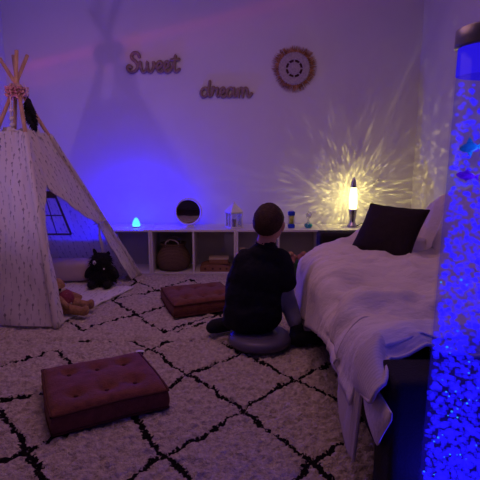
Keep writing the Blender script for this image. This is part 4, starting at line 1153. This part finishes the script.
# star projector low on the left, outside the frame: casts the teepee poles' shadow and soft streaks on the wall
PL = Vector((-1.91, 1.95, .82))
p = light('projector', 'POINT', PL, 25, (.42, .22, 1.0), .045)
nt, em, inc = dirnodes(p.data)
def streak(a, b, w, gain):
    gain *= 1.5
    n = (Vector(a)-PL).cross(Vector(b)-PL).normalized()
    d = nt.nodes.new('ShaderNodeVectorMath'); d.operation = 'DOT_PRODUCT'; nt.links.new(inc, d.inputs[0]); d.inputs[1].default_value = n
    q = math_node(nt, 'DIVIDE', d.outputs['Value'], w); q = math_node(nt, 'MULTIPLY', q, q)
    return math_node(nt, 'MULTIPLY', math_node(nt, 'EXPONENT', math_node(nt, 'MULTIPLY', q, -1.0)), gain)
s1 = streak((-1.25, YW, 1.87), (-.45, YW, 2.06), .010, 1.1)
s2 = streak((-.45, YW, 1.93), (.75, YW, 2.22), .022, .35)
s3 = streak((-1.25, YW, 1.87), (-.45, YW, 2.06), .10, .25)
nz = N(nt, 'ShaderNodeTexNoise'); nz.inputs['Scale'].default_value = 3.0; nt.links.new(inc, nz.inputs['Vector'])
tot = math_node(nt, 'MULTIPLY', math_node(nt, 'ADD', math_node(nt, 'ADD', s1, s2), s3), math_node(nt, 'MULTIPLY_ADD', nz.outputs['Fac'], 1.6, .0))
mixc = N(nt, 'ShaderNodeMixRGB'); mixc.inputs[1].default_value = (.58, .34, .95, 1); mixc.inputs[2].default_value = (1.0, .16, .5, 1)
nt.links.new(math_node(nt, 'MINIMUM', tot, 1.0), mixc.inputs[0]); nt.links.new(mixc.outputs[0], em.inputs['Color'])
p.data.color = (1, 1, 1)
ax = nt.nodes.new('ShaderNodeVectorMath'); ax.operation = 'DOT_PRODUCT'; nt.links.new(inc, ax.inputs[0])
ax.inputs[1].default_value = (Vector((-.2, YW, 2.1))-PL).normalized()
cone = N(nt, 'ShaderNodeMapRange', interpolation_type='SMOOTHSTEP'); nt.links.new(ax.outputs['Value'], cone.inputs['Value'])
cone.inputs['From Min'].default_value = math.cos(math.radians(52)); cone.inputs['From Max'].default_value = math.cos(math.radians(12))
nt.links.new(math_node(nt, 'MULTIPLY', math_node(nt, 'ADD', math_node(nt, 'MULTIPLY_ADD', nz.outputs['Fac'], .8, .4), tot), cone.outputs[0]), em.inputs['Strength'])

# added unseen spot behind the camera: brightens the back wall, weakens the pole shadow
q2 = light('wall_fill_spot', 'SPOT', (.25, -.9, 2.1), 16, (.66, .40, .40), .25)
q2.data.spot_size = math.radians(62); q2.data.spot_blend = .9
q2.rotation_euler = (Vector((-.75, YW, 1.75))-q2.location).to_track_quat('-Z', 'Y').to_euler()
for zz, pw_, cl_ in ((.19, 3.2, (.03, .02, 1.0)), (.65, 1.2, (.03, .02, 1.0)), (.985, .9, (.10, .22, 1.0))): light('bubble_tube_bulb', 'POINT', (bx+.0145*zz, by, zz), pw_, cl_, .03)
w = bpy.data.worlds.new('world'); SC.world = w; w.use_nodes = True
w.node_tree.nodes['Background'].inputs[0].default_value = (.012, .008, .02, 1)

# ------------------------------------------------------------------ camera
cam = bpy.data.cameras.new('camera'); co = bpy.data.objects.new('camera', cam); C.objects.link(co)
cam.sensor_width = 36; cam.lens = 36.0; cam.clip_start = .02
co.location = (0, 0, 1.0); co.rotation_euler = (math.radians(90-10.3), 0, 0)
SC.camera = co
SC.view_settings.view_transform = 'Standard'; SC.view_settings.look = 'None'
SC.view_settings.exposure = 0; SC.view_settings.gamma = 1; SC.view_settings.use_curve_mapping = False
SC.cycles.use_denoising = True
SC.cycles.max_bounces = 8; SC.cycles.transparent_max_bounces = 64; SC.cycles.sample_clamp_indirect = 3
SC.cycles.caustics_reflective = False; SC.cycles.caustics_refractive = False
